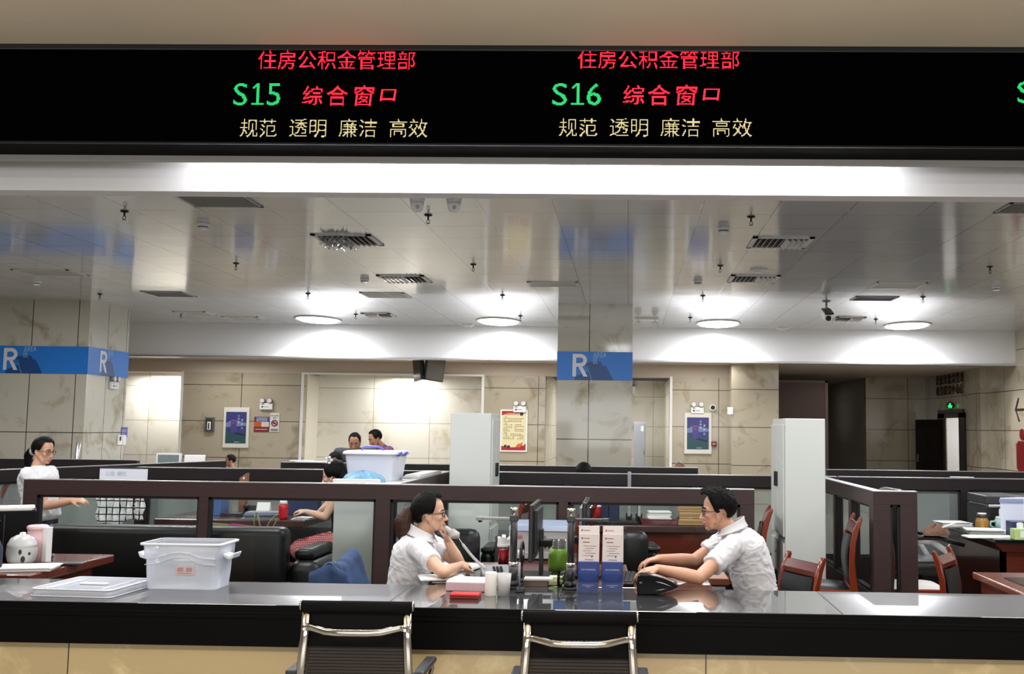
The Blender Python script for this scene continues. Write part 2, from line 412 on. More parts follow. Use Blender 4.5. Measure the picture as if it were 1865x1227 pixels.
def area_band(label, p, rz, w, z0, z1, xr, k=1.0):
    """blue vinyl band; p = lower left corner on the column face, xr = where the R starts"""
    t = thing('column_band', label, 'sign', p, rz)
    h = z1-z0
    MB().bb((0, -.008, 0), (w, .0, h)).build('band', M_blue, t)
    R = Matrix.Translation((xr, -.009, 0)) @ Matrix.Rotation(PI/2, 4, 'X')
    rh = h*.80; b = MB()
    s = MB()                       # long printed shadow of the letters
    s.quad((xr+.03, -.0086, 0), (xr+.62*k, -.0086, 0), (xr+.50*k, -.0086, h*.52), (xr+.05, -.0086, h*.14))
    s.add([(xr+.30*k, -.0087, 0), (xr+.60*k, -.0087, 0), (xr+.42*k, -.0087, h*.66), (xr+.17*k, -.0087, h*.62)], [(0, 1, 2, 3)])
    s.build('letter_shadow', M_blued, t)
    l = MB(); l.add([(xr+.285*k, -.0092, 0), (xr+.295*k, -.0092, 0), (xr+.225*k, -.0092, h*.5), (xr+.215*k, -.0092, h*.5)], [(0, 1, 2, 3)]); l.build('light_line', mat('sky_blue_vinyl', (90, 160, 215), .4), t)
    # the big R: stem, bowl and leg drawn as one outline strip
    b = MB(); Q = R @ Matrix.Translation((0, h*.12, .002)) @ Matrix.Diagonal((rh*.66, rh, 1, 1))
    b.quad((0, 0, 0), (.24, 0, 0), (.24, 1, 0), (0, 1, 0), Q)
    arc = [(.24, 1, .24, .83)] + [(.52+.44*math.sin(a), .715+.285*math.cos(a), .50+.22*math.sin(a), .715+.125*math.cos(a)) for a in [PI*i/12 for i in range(13)]] + [(.24, .43, .24, .59)]
    for (x0, y0, x1, y1), (x2, y2, x3, y3) in zip(arc[:-1], arc[1:]): b.quad((x0, y0, 0), (x2, y2, 0), (x3, y3, 0), (x1, y1, 0), Q)
    b.quad((.40, .43, 0), (.74, 0, 0), (1.02, 0, 0), (.64, .45, 0), Q)
    b.build('letter', M_letter, t)
    b = MB(); text_into(b, 'AREA', 1, R @ Matrix.Translation((.31*k, h*.80, .001)) @ Matrix.Diagonal((.082*k, .115, 1, 1)), .001)
    text_into(b, '区', 1, R @ Matrix.Translation((.31*k, h*.60, .001)) @ Matrix.Diagonal((.085*k, .115, 1, 1)), .001)
    b.build('small_lettering', mat('pale_blue_letter', (150, 188, 226), .4), t)
def band_z(px, py0, py1, Y): return at(px, py1, Y).z, at(px, py0, Y).z
z0, z1 = band_z(1085, 640.5, 692, 15.54)
area_band('blue area sign wrapped round the middle column', (-1.075, 15.545, z0), 0, 1.14, z0, z1, .235)
z0, z1 = band_z(165, 631, 681, 15.69)
area_band('blue area sign on the front of the left column', (-10.6, 15.695, z0), 0, 2.262, z0, z1, at(7, 650, 15.69).x+10.6)
area_band('narrow blue area sign on the right side of the left column', (-8.335, 15.69, z0), PI/2, 1.295, z0, z1, .36, .8)

# ------------------------------------------------------------------ led sign over the counter
SY = 4.62
zt, zb = at(933, 76, SY).z, at(933, 263, SY).z
zs1, zs0 = at(933, 92, SY).z, at(933, 261, SY).z
sign = thing('led_sign', 'long black led sign with red, green and yellow writing over the counter', 'sign', (0, SY, zb))
sz = lambda z: z-zb
MB().bb((-6, .012, 0), (6, .246, sz(zt))).build('housing', mat('sign_housing', (14, 14, 15), .7, spec=.05), sign, bevel=.006)
MB().bb((-6, -.004, sz(zs1)), (6, .02, sz(zt)+.004)).bb((-6, -.010, sz(zs1)-.004), (6, .02, sz(zs1)+.012)).build('top_frame', mat('sign_frame', (58, 57, 55), .4, .4), sign, bevel=.003)
MB().bb((-6, 0, sz(zs0)), (6, .014, sz(zs1))).build('screen', mat('led_screen', (3, 3, 4), .9, spec=.0), sign)
MB().bb((-6, .230, -.030), (6, .246, .002)).build('rear_flange', mat('sign_flange', (150, 148, 144), .5), sign)
MB().bb((-6, -.003, -.004), (6, .02, sz(zs0))).build('bottom_frame', mat('sign_bottom', (22, 22, 23), .3, spec=.2), sign, bevel=.004)
for px in (370, 1045, 1745):
    p = at(px, 70, 4.72)
    MB().cyl((p.x, .10, sz(zt)-.01), (p.x, .10, sz(zt)+.42), .008, n=8).bb((p.x-.02, .08, sz(zt)), (p.x+.02, .12, sz(zt)+.03)).build('hanging_rod', mat('rod_steel', (70, 68, 66), .4, .8), sign)
PITCH = .0043
ONE = (np.array([(.40, 0), (.60, 0), (.60, 1), (.40, 1), (.0, .80), (.12, .74), (.40, .88), (-.02, 0), (1.0, 0), (1.0, .085), (-.02, .085), (.42, 1)]), [(0, 1, 2), (0, 2, 3), (4, 5, 6), (4, 6, 11), (7, 8, 9), (7, 9, 10)])
def led_text(body, px0, px1, py0, py1, m, split=1, slant=0.0):
    """dots of one written line; split = number of equally wide characters in it"""
    a = at(px0, py1, SY); c = at(px1, py0, SY)
    w, h = c.x-a.x, c.z-a.z
    nx, ny = max(4, round(w/PITCH)), max(4, round(h/PITCH))
    if body == '1': co, tri = ONE
    else:
        me = text_mesh(body, 1.0); me.calc_loop_triangles()
        co = np.array([v.co[:2] for v in me.vertices]); tri = [tuple(t.vertices) for t in me.loop_triangles]
        bpy.data.meshes.remove(me)
    lo, hi = co.min(0), co.max(0); co = (co-lo)/(hi-lo)*np.array([nx, ny])
    acc = np.zeros((ny, nx))
    for sx, sy in [(.3, .3), (.7, .3), (.3, .7), (.7, .7), (.5, .5)]:
        mk = np.zeros((ny, nx), bool)
        for t in tri:
            p = co[list(t)]
            i0, j0 = np.floor(p.min(0)).astype(int)-1; i1, j1 = np.ceil(p.max(0)).astype(int)+1
            i0, j0 = max(i0, 0), max(j0, 0); i1, j1 = min(i1, nx), min(j1, ny)
            if i1 <= i0 or j1 <= j0: continue
            X, Y = np.meshgrid(np.arange(i0, i1)+sx, np.arange(j0, j1)+sy)
            d = (p[1, 1]-p[2, 1])*(p[0, 0]-p[2, 0])+(p[2, 0]-p[1, 0])*(p[0, 1]-p[2, 1])
            if abs(d) < 1e-12: continue
            l1 = ((p[1, 1]-p[2, 1])*(X-p[2, 0])+(p[2, 0]-p[1, 0])*(Y-p[2, 1]))/d
            l2 = ((p[2, 1]-p[0, 1])*(X-p[2, 0])+(p[0, 0]-p[2, 0])*(Y-p[2, 1]))/d
            mk[j0:j1, i0:i1] |= (l1 >= 0) & (l2 >= 0) & (l1+l2 <= 1)
        acc += mk
    mask = acc >= (4 if len(body) > 1 else 3)
    s = PITCH*.46
    for k in range(split):
        b = MB()
        for j, i in zip(*np.nonzero(mask)):
            if not (k*nx/split <= i+.5 < (k+1)*nx/split): continue
            x = a.x+(i+.5)*w/nx+slant*(j/ny)*h; z = sz(a.z)+(j+.5)*h/ny
            b.quad((x-s, -.003, z-s), (x+s, -.003, z-s), (x+s, -.003, z+s), (x-s, -.003, z+s))
        if b.v: b.build('character', m, sign)
L_red = mat('red_led', (30, 2, 4), .5, emit=(255, 20, 40), es=4.2)
L_grn = mat('green_led', (2, 20, 8), .5, emit=(28, 215, 112), es=1.25)
L_yel = mat('yellow_led', (20, 18, 8), .5, emit=(245, 228, 165), es=1.05)
for g, (o, k, dy) in enumerate(((0, 1.0, 0), (583, 1.026, -1))):
    X = lambda x: 470+(x-470)*k+o-(0 if g == 0 else 1)
    led_text('住房公积金管理部', X(470), X(757), 93+dy, 126+dy, L_red, 8)
    led_text('S', X(425), X(452), 152, 192, L_grn); led_text('1', X(458), X(482), 152, 191, L_grn); led_text('56'[g], X(486), X(512), 152, 192, L_grn)
    led_text('综', X(550), X(588), 157+dy, 191+dy, L_red, 1, .06); led_text('合', X(595), X(634), 156+dy, 193+dy, L_red); led_text('窗', X(643), X(680), 156+dy, 193+dy, L_red, 1, .08); led_text('口', X(692), X(720), 163+dy, 184+dy, L_red, 1, .12)
    for body, xa, xb in (('规范', 437, 505), ('透明', 527, 595), ('廉洁', 617, 687), ('高效', 709, 779)):
        led_text(body, X(xa), X(xb), 217+dy, 250+dy, L_yel, 2)
led_text('S', 1853, 1881, 149, 188, L_grn); led_text('1', 1887, 1911, 149, 188, L_grn); led_text('7', 1916, 1942, 149, 188, L_grn)

# ------------------------------------------------------------------ service counter
YF, YB = 4.87, 5.55
ctr = thing('service_counter', 'long black stone service counter with beige marble front', 'counter', (0, YF, 0))
for x0, x1, m_ in ((-7, -1.132, M_hazy), (-1.13, 1.0, M_black), (1.002, 6, M_hazy)):
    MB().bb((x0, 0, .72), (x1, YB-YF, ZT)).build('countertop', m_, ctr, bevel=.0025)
MB().bb((-7, -.003, .722), (6, .001, .7575)).build('countertop_edge', M_blackm, ctr)
MB().bb((-7, .012, .565), (6, .05, .72)).bb((-7, .004, .695), (6, .05, .72)).build('apron', M_blackm, ctr, bevel=.003)
MB().bb((-7, .05, .08), (6, .09, .565)).build('front_panel', M_cfront, ctr)
MB().bb((-7, .09, 0), (6, .13, .72)).build('carcass', M_blackm, ctr)
MB().bb((-7, .06, 0), (6, .09, .08)).build('plinth', M_blackm, ctr)
for x in (-3.6, .0, 3.4): MB().bb((x-.02, .13, 0), (x+.02, .60, .72)).build('support', M_darkwood, ctr)

# ------------------------------------------------------------------ glass partitions of the office rows
G_clear = thin_glass('clear_pane', (.90, .94, .92), .8)
G_milky = thin_glass('milky_pane', (.75, .80, .78), .6, haze=.55, hazecol=(.29, .33, .32))
HP = 1.17
def partition(label, p0, p1, posts, h=HP, rail=.115, post=.062, d=.075, glass=None, low=.42, ends=(True, True), endw=.115, wood=None):
    """p0 -> p1 along the floor; posts = list of (fraction, width)"""
    W_ = wood or (M_frame2 if glass else M_frame)
    p0, p1 = Vector((*p0, 0)), Vector((*p1, 0)); L = (p1-p0).length; a = math.atan2(p1.y-p0.y, p1.x-p0.x)
    t = thing('glass_partition', label, 'partition', p0, a)
    MB().bb((0, -d/2, h-rail), (L, d/2, h-.006)).build('top_rail', W_, t, bevel=.002)
    MB().bb((0, -d/2-.001, h-.006), (L, d/2+.001, h)).build('cap_strip', M_alu, t)
    MB().bb((0, -d/2, .05), (L, d/2, low)).build('lower_panel', W_, t, bevel=.002)
    MB().bb((0, -d/2+.01, 0), (L, d/2-.01, .05)).build('base_strip', M_reveal, t)
    ps = ([(0, endw)] if ends[0] else []) + [(f*L-w/2, w) for f, w in posts] + ([(L-endw, endw)] if ends[1] else [])
    for x, w in ps:
        MB().bb((x, -d/2, low), (x+w, d/2, h-rail)).build('post', W_, t, bevel=.002)
    xs = [0] if not ends[0] else []
    edges = []
    cur = 0 if not ends[0] else None
    prev = 0.0
    spans = []
    for x, w in ps:
        if x - prev > .02: spans.append((prev, x))
        prev = x+w
    if L-prev > .02: spans.append((prev, L))
    for u, v in spans:
        g = .018; z0, z1 = low, h-rail
        MB().bb((u, -d*.28, z1-g), (v, d*.28, z1)).bb((u, -d*.28, z0), (v, d*.28, z0+g)).bb((u, -d*.28, z0), (u+g, d*.28, z1)).bb((v-g, -d*.28, z0), (v, d*.28, z1)).build('pane_gasket', M_reveal, t)
        MB().quad((u+g, 0, z0+g), (v-g, 0, z0+g), (v-g, 0, z1-g), (u+g, 0, z1-g)).build('glass_pane', glass or G_clear, t)
    return t
P1, P2, P3 = 7.68, 10.0, 11.8
XL, XR = at(47, 900, P1).x, at(1373, 900, P1).x
LL = XR-XL
fr = lambda px: (at(px, 930, P1).x-XL)/LL
partition('long low brown glass partition right behind the two seated workers', (XL, P1), (XR, P1), [(fr(373.5), .07), (fr(699), .108), (fr(1026.5), .07)], endw=.105)
X0, X1 = at(1588, 900, P1).x, at(1668, 900, P1).x
partition('narrow brown end frame of a partition with one slot pane', (X0, P1), (X1, P1), [], endw=.125, low=.10, rail=.10)
partition('brown glass partition running back from the narrow end frame', (X0+.04, P1+.05), (X0+.04, P2-.05), [(.33, .09), (.62, .07)], ends=(True, False), endw=.06)
partition('brown partition with milky panes across the office, second row back', (-4.75, P2), (2.0, P2), [(.12, .07), (.42, .07), (.62, .07), (.80, .07)], glass=G_milky)
partition('brown partition with milky panes behind the printer at the right', (2.02, P2), (6.6, P2), [(.26, .09), (.62, .07)], glass=G_milky, ends=(False, True))
partition('dark brown partition in the third row behind the middle column side', (-3.95, P3), (.80, P3), [(.3, .07), (.62, .07)], glass=G_milky)
partition('dark brown partition in the third row left of the column switch plate', (-9.5, P3), (at(252, 845, P3).x, P3), [(.4, .07)], glass=G_milky)
partition('dark brown partition in the third row under the dark door', (2.25, P3), (7.0, P3), [(.3, .07), (.62, .07)], glass=G_milky)
partition('brown partition slanting back behind the standing woman', (-5.75, 8.4), (-4.70, 12.0), [(.35, .07), (.7, .07)], glass=G_milky)
xd = at(716, 881, P1).x
partition('brown divider running back under the white tub and boards', (xd, P1+.05), (xd, P2-.05), [(.45, .07)], ends=(False, False))
# ------------------------------------------------------------------ mesh visitor chairs in front of the counter
M_mesh = mat('chair_mesh', (13, 12, 12), .8, spec=.15)
def mesh_chair(label, loc, rz):
    t = thing('mesh_chair', label, 'chair', loc, rz, 'chrome and black mesh chairs at the counter')
    hw = .212; top = .885
    for s in (-1, 1):
        path = [(s*(hw-.006), .012, top-.02), (s*hw, 0, .74), (s*(hw+.008), -.004, .62), (s*(hw+.012), .01, .52), (s*(hw+.012), .05, .465), (s*(hw+.012), .13, .445), (s*(hw+.012), .46, .455), (s*(hw+.012), .49, .44)]
        MB().tube(path, .018, 8, flat=(.4, 1)).build('side_frame', M_chrome, t)
        p2 = [(s*(hw+.014), -.006, .57), (s*(hw+.05), .03, .582), (s*(hw+.05), .30, .582), (s*(hw+.05), .33, .55), (s*(hw+.02), .34, .45)]
        MB().tube(p2, .011, 8).build('arm_tube', M_chrome, t)
        MB().box((s*(hw+.05), .15, .594), (.05, .30, .026)).build('arm_pad', M_dark_pl, t, bevel=.01)
    # fabric band wrapped over the top with chrome end caps
    b = MB(); sec = [(.02*math.cos(a)*1.0, .024*math.sin(a)) for a in [2*PI*i/14 for i in range(14)]]
    b.rings([[Vector((x, .006+p[0]*.8, top-.022+p[1])) for p in sec] for x in (-.228, -.08, .08, .228)])
    b.build('headband', M_mesh, t)
    for s in (-1, 1): MB().ell((s*.231, .006, top-.018), (.007, .014, .022), 12, 8).build('end_cap', M_chrome, t)
    MB().bb((-.205, .014, .70), (.205, .022, top-.03)).build('upper_back', M_mesh, t)
    b = MB(); z = .695
    while z > .47:
        y = .018 - .02*math.sin((.70-z)/.23*PI)
        b.box((0, y, z-.0052), (.404, .009, .0104)); z -= .0122
    b.bb((-.2, .020, .47), (.2, .0215, .70)).build('ribbed_back', mat('chair_rib', (44, 35, 29), .6), t)
    path = [(-hw+.0, -.012, .786), (-hw+.03, -.020, .783), (-hw+.10, -.050, .771), (-.06, -.055, .768), (.06, -.055, .768), (hw-.10, -.050, .771), (hw-.03, -.020, .783), (hw, -.012, .786)]
    MB().tube(path, .0145, 10, flat=(.5, 1)).build('cross_bar', M_chrome, t)
    for s in (-1, 1):
        for z in (.795, .776): MB().cyl((s*(hw-.006), -.024, z), (s*(hw-.006), -.014, z), .0068, n=12).build('bolt', M_chrome, t)
    b = MB()
    b.grid(lambda u, v: (-.2+.4*u, .05+.42*v, .462-.012*math.sin(PI*v)+.002*math.sin(80*v)), 4, 60); b.build('seat', M_mesh, t, solid=.012)
    MB().cyl((0, .26, .14), (0, .26, .40), .028, n=14).cyl((0, .26, .12), (0, .26, .2), .04, n=14).box((0, .26, .42), (.40, .12, .03)).build('gas_column', M_chrome, t)
    for i in range(5):
        a = 2*PI*i/5+.3; d = Vector((math.cos(a), math.sin(a), 0)); c = Vector((0, .26, 0))
        l = MB().tube([c+Vector((0, 0, .13)), c+d*.15+Vector((0, 0, .115)), c+d*.29+Vector((0, 0, .075))], [.024, .02, .014], 8).build('leg', M_chrome, t)
        q = c+d*.29
        w = MB(); sd = Vector((-d.y, d.x, 0)); w.cyl(q+Vector((0, 0, .027))-sd*.02, q+Vector((0, 0, .027))+sd*.02, .027, n=14); w.build('castor', M_black_pl, l)
    return t
p = at(650, 1090, 4.30); mesh_chair('left of the two chrome-framed black mesh chairs at the counter', (p.x, 4.30, 1.6-(1089-773)*4.30/F-.885), .012)
p = at(1056, 1108, 4.22); mesh_chair('right of the two chrome-framed black mesh chairs at the counter', (p.x, 4.22, 1.6-(1106-778)*4.22/F-.885), .02)

# ------------------------------------------------------------------ translucent tub and its lid
M_tub = thin_glass('milky_plastic', (.88, .91, .97), .5, haze=.52, hazecol=(.88, .92, 1.0))
M_tubw = mat('white_translucent_rim', (226, 230, 238), .3)
def rrect(w, d, r, n=4):
    out = []
    for cx, cy, a0 in ((w/2-r, d/2-r, 0), (-w/2+r, d/2-r, PI/2), (-w/2+r, -d/2+r, PI), (w/2-r, -d/2+r, 3*PI/2)):
        for i in range(n+1):
            a = a0+PI/2*i/n; out.append((cx+r*math.cos(a), cy+r*math.sin(a)))
    return out
def rr3(w, d, r, z): return [Vector((x, y, z)) for x, y in rrect(w, d, r)]
tub = thing('storage_tub', 'open clear plastic storage tub standing on the counter', 'storage box', (-2.255, 5.365, ZT), .0)
wb, db, wt, dt, ht = .355, .21, .395, .25, .232
MB().rings([rr3(wb, db, .03, 0), rr3(wb, db, .03, .004), rr3(wb+.012, db+.012, .03, .08), rr3(wb+.018, db+.018, .03, .15), rr3(wt-.008, dt-.008, .03, .155), rr3(wt, dt, .03, ht)], cap=False).add(rr3(wb, db, .03, .003), [tuple(range(20))]).build('body', M_tub, tub)
MB().rings([rr3(wt-.004, dt-.004, .03, ht-.014), rr3(wt+.028, dt+.028, .035, ht-.010), rr3(wt+.028, dt+.028, .035, ht), rr3(wt-.004, dt-.004, .03, ht), ], cap=False).build('rim', M_tubw, tub)
for s in (-1, 1):
    MB().prism([(s*.19, .175), (s*.225, .163), (s*.245, .18), (s*.252, .178), (s*.24, .152), (s*.22, .145), (s*.195, .158)], -.05, .05).build('latch', M_tubw, tub, bevel=.004)
for dz, k in ((.125, 1.0), (.155, .8)):
    pts = [(-.18, 0), (-.13, .004), (-.10, .012), (-.04, .036), (.0, .040), (.05, .034), (.09, .012), (.12, .003), (.18, .002)]
    MB().tube([(x, -(db+.02)/2-.004-(dz-.1)*.1, dz+z*k) for x, z in pts], .0022, 6).build('moulded_rib', M_tubw, tub)
st = MB().bb((-.02, -.1186, .075), (.075, -.1180, .122)).build('sticker', mat('faded_pink_sticker', (214, 196, 200), .5), tub)
b = MB()
for i in range(2): b.bb((-.012+.045*i, -.1192, .092), (.018+.045*i, -.1187, .112))
b.bb((-.012, -.1192, .081), (.06, -.1187, .086)); b.build('sticker_print', mat('faded_red_print', (190, 150, 152), .5), st)
lid = thing('tub_lid', 'clear plastic tub lid lying flat on the counter', 'lid', (-2.655, 5.185, ZT), -.07)
MB().rings([rr3(.40, .40, .03, .0), rr3(.412, .412, .03, .002), rr3(.405, .405, .03, .022), rr3(.40, .40, .035, .036), rr3(.375, .375, .04, .040), rr3(.36, .36, .04, .032), rr3(.30, .30, .05, .030)], cap=False).add(rr3(.30, .30, .05, .030), [tuple(range(20))]).build('shell', M_tub, lid)
MB().tube(rr3(.405, .405, .03, .035), .004, 6, loop=True).build('top_edge', M_tubw, lid)
MB().tube(rr3(.412, .412, .03, .003), .003, 6, loop=True).build('bottom_edge', M_tubw, lid)
MB().bb((-.07, -.02, .031), (.07, .02, .040)).build('grip', M_tubw, lid, bevel=.006)
for s in (-1, 1): MB().bb((s*.13-.004, -.15, .031), (s*.13+.004, .15, .036)).build('moulded_rib', M_tubw, lid)

# ------------------------------------------------------------------ desk of the two workers, behind the counter
D = thing('office_desk', 'red-brown wooden desk behind the counter between the two workers', 'desk', (.0, 5.62, 0))
dx0, dx1 = at(792, 1060, 5.64).x, at(1300, 1068, 5.62).x
MB().prism([(dx0, 0), (dx1, 0), (dx1, .40), (.02, .42), (.0, .95), (dx0, .95)], .715, .752, 'z').build('desktop', M_redwood, D, bevel=.006)
MB().bb((dx0+.05, .9, .1), (-.02, .93, .715)).build('modesty_panel', M_redwood, D)
MB().bb((-.62, .1, 0), (-.58, .9, .715)).bb((.18, .05, 0), (.22, .38, .715)).build('pedestal_side', M_darkwood, D)
b = MB(); b.bb((-1.05, .02, .752), (-.35, .60, .757)); b.build('glass_top', mat('dark_desk_glass', (18, 18, 20), .08), D)
DT = .757
q0, q1 = at(1282, 1050, 6.4).x, at(1324, 1050, 6.4).x
sd = thing('side_cabinet', 'small drawer unit with a white front under the man\'s elbow', 'cabinet', ((q0+q1)/2, 6.4, 0)); w = (q1-q0)/2
MB().bb((-w, 0, .05), (w, .40, .66)).build('body', M_darkwood, sd)
MB().bb((-w-.01, -.02, .66), (w+.01, .42, .70)).build('top', mat('light_wood_edge', (140, 88, 56), .4), sd, bevel=.004)
MB().bb((-w+.01, -.012, .60), (w-.01, 0, .65)).build('drawer', M_white_pl, sd, bevel=.003)
MB().bb((-w+.01, -.012, .30), (w-.01, 0, .59)).build('door', M_darkwood, sd, bevel=.003)

def paper_stack(name, label, loc, w, d, h, rz=0, m=None, jit=.004, n=None, group=None, cat='papers'):
    t = thing(name, label, cat, loc, rz, group)
    n = n or max(2, int(h/.004)); b = MB()
    for i in range(n):
        a = random.uniform(-jit, jit)
        b.box((random.uniform(-jit, jit), random.uniform(-jit, jit), h*(i+.5)/n), (w, d, h/n*.92), rz=a)
    b.build('sheets', m or M_paper, t)
    return t
t = paper_stack('paper_ream', 'thick white paper ream with a pinkish side on the counter', (-.80, 5.45, ZT), .225, .19, .048, -.08, n=10)
MB().bb((-.114, -.102, .003), (.114, -.099, .044)).build('wrapper_side', mat('pink_wrapper', (216, 182, 190), .5), t)
paper_stack('loose_papers', 'white papers under the woman\'s elbow on the desk', (-1.02, 5.82, DT), .24, .20, .012, .3, jit=.012)
paper_stack('loose_papers', 'white open file beside the telephone on the desk', (-1.02, 6.24, DT), .28, .21, .018, -.2, jit=.012)
paper_stack('loose_papers', 'white sheets lying in front of the telephone keypad', (-.745, 5.72, DT), .18, .10, .010, .1, jit=.01)
# red ink pad
t = thing('ink_pad', 'flat red ink pad box on the counter by the paper rolls', 'ink pad', (-.79, 5.165, ZT), -.03)
MB().bb((-.070, -.045, 0), (.070, .045, .011)).build('base', mat('ink_pad_base', (120, 46, 34), .4), t, bevel=.003)
MB().bb((-.072, -.047, .011), (.072, .047, .023)).build('lid', mat('ink_pad_red', (196, 42, 48), .3), t, bevel=.004)
# paper rolls
t = thing('paper_roll', 'white till roll standing on the counter, left of the frosted cup', 'paper roll', onz(893.5, 1084, ZT))
MB().lathe([(.008, .0), (.029, 0), (.0295, .002), (.0295, .113), (.028, .115), (.008, .115), (.008, .1)], 28).build('roll', mat('till_paper', (232, 230, 224), .6), t)
t = thing('frosted_cup', 'frosted white plastic cup right of the till roll', 'cup', onz(917, 1083, ZT))
MB().lathe([(.0, .001), (.030, 0), (.038, .105), (.0365, .105), (.029, .004)], 26, cap=False).build('cup', thin_glass('frosted_plastic', (.9, .9, .9), .5, haze=.6, hazecol=(.8, .8, .8)), t)

# ------------------------------------------------------------------ document cameras
def doc_camera(label, px, s):
    p = onz(px, 1062, ZT); t = thing('document_camera', label, 'document camera', (p.x, 5.495, ZT))
    MB().prism(rrect(.086, .10, .02), 0, .012, 'z').build('base', M_black_pl, t, bevel=.003)
    MB().lathe([(.034, .012), (.032, .03), (.026, .036), (.026, .04)], 24).build('collar', M_black_pl, t)
    MB().cyl((0, 0, .03), (0, 0, .115), .0235, n=24).build('lower_tube', M_dark_pl, t)
    MB().cyl((0, 0, .115), (0, 0, .134), .0245, n=24).build('chrome_ring', M_chrome, t)
    MB().cyl((0, 0, .134), (0, 0, .375), .019, n=24).build('upper_tube', M_dark_pl, t)
    MB().lathe([(.022, .375), (.0225, .378), (.0225, .412), (.019, .418), (0, .418)], 24).build('chrome_cap', M_chrome, t)
    MB().cyl((0, -.019, .395), (0, -.024, .395), .007, n=14).build('lens', M_black_pl, t)
    MB().bb((-.022, -.020, .345), (.022, .020, .375)).build('arm_clamp', M_dark_pl, t, bevel=.005)
    MB().bb((s*.0, -.016, .352), (s*.20, .016, .366)).bb((s*.165, -.022, .348), (s*.20, .022, .368)).build('arm', M_grey_pl if s < 0 else M_dark_pl, t, bevel=.004)
    MB().cyl((s*.18, 0, .338), (s*.18, 0, .350), .010, n=14).build('camera_lens', M_black_pl, t)
    return t
doc_camera('black document camera pole with its arm pointing left', 940, -1)
doc_camera('black document camera pole with its arm pointing right', 1042, 1)

# ------------------------------------------------------------------ brochure holders with leaflets
M_acr = thin_glass('clear_acrylic', (.95, .96, .97), .25)
M_bkl = mat('blue_booklet', (38, 62, 134), .35)
M_leaf = mat('leaflet_paper', (226, 216, 214), .55)
def holder(label, who, px, tilt):
    p = onz(px, 1076, ZT); t = thing('brochure_holder', label, 'brochure holder', (p.x, 5.37, ZT), 0, 'acrylic brochure holders on the counter')
    w = .118
    MB().bb((-w/2, -.03, 0), (w/2, .06, .003)).bb((-w/2, -.032, 0), (w/2, -.029, .10)).bb((-w/2, -.032, .10), (-w/2+.012, -.029, .145)).bb((w/2-.012, -.032, .10), (w/2, -.029, .145)).bb((-w/2, -.03, 0), (-w/2+.003, .06, .155)).bb((w/2-.003, -.03, 0), (w/2, .06, .155)).bb((-w/2, .015, .003), (w/2, .018, .23)).bb((-w/2, .057, .003), (w/2, .06, .26)).build('acrylic_stand', M_acr, t)
    MB().grid(lambda u, v: (-w/2+.006+(w-.012)*u, -.0335, (.098-.034*math.sin(PI*u))*v+.003), 14, 4).build('front_lip', thin_glass('acrylic_sheen', (.86, .88, .92), .12), t)
    bk = thing('booklets', 'blue booklets in the lower pocket of the %s brochure holder' % who, 'booklets', (p.x, 5.37, ZT))
    MB().box((0, -.012, .082), (w-.012, .026, .155)).build('cover', M_bkl, bk, bevel=.001)
    b = MB(); text_into(b, '住房公积金服务指南', .01, facing((-.036, -.0256, .118)), fit=.072); b.bb((-.03, -.0256, .042), (.03, -.0254, .044)).bb((-.012, -.0256, .034), (.012, -.0254, .036))
    b.build('print', mat('booklet_print', (206, 214, 232), .5), bk)
    for i, (y, z0, z1, dx, rz) in enumerate(((.006, .09, .298, 0, .01), (.040, .15, .335, .004*tilt, -.012*tilt))):
        lf = thing('leaflets', 'pale leaflets in the %s tier of the %s brochure holder' % (('front', 'rear')[i], who), 'leaflets', (p.x+dx, 5.37+y, ZT+z0))
        lf.rotation_euler = (0, rz, 0)
        h = z1-z0
        MB().bb((-.053, -.006, 0), (.053, .006, h)).build('sheets', M_leaf, lf)
        b = MB(); f = -.0066
        b.bb((-.040, f, h-.026), (-.032, f+.0004, h-.018))
        b.bb((-.028, f, h-.024), (.004, f+.0004, h-.021)); b.bb((-.032, f, h-.044), (.002, f+.0004, h-.040))
        if i == 0:
            for q in range(5): b.bb((-.03+.01*(q % 2), f, h-.062-.012*q), (.036-.012*(q % 3), f+.0004, h-.060-.012*q))
            b.bb((.012, f, h-.118), (.020, f+.0004, h-.111)); b.bb((-.02, f, h-.132), (.024, f+.0004, h-.129))
        b.build('print', mat('leaflet_print', (120, 70, 74), .6), lf)
    return t
holder('clear brochure holder with blue booklets, left of the two', 'left', 1072, 0)
holder('clear brochure holder with blue booklets, right of the two', 'right', 1115, 1)

# ------------------------------------------------------------------ black wedge-shaped reader on the counter
t = thing('card_reader', 'glossy black wedge-shaped reader lying on the counter by the man\'s arms', 'card reader', (onz(1160, 1074, ZT).x, 5.40, ZT), .0)
M_gl = mat('glossy_black', (5, 5, 6), .25, spec=.12)
side = [(0, .006), (.02, .0), (.09, .003), (.13, .010), (.18, .026), (.207, .040), (.209, .046), (.18, .062), (.14, .079), (.10, .090), (.06, .096), (.02, .097), (.004, .09), (-.004, .05)]
MB().prism(side, -.055, .055, 'y', smooth=True).build('body', M_gl, t, bevel=.012, seg=3)
MB().tube([(.095, -.0565, .066), (.125, -.0565, .060), (.155, -.0565, .050), (.175, -.0565, .042)], .0018, 6).build('silver_line', M_chrome, t)
MB().tube([(.09, -.0565, .022), (.12, -.0565, .026), (.15, -.0565, .033)], .0012, 6).build('silver_line', M_chrome, t)
MB().tube([(.06, -.02, .0965), (.10, -.02, .091), (.14, -.02, .080), (.18, -.02, .063), (.2, -.02, .05)], .004, 6).build('bright_ridge', M_chrome, t)
b = MB(); text_into(b, 'R5', .012, Matrix.Translation((.012, -.0562, .056)) @ Matrix.Rotation(PI/2, 4, 'X')); b.build('mark', mat('grey_mark', (180, 180, 180), .5), t)

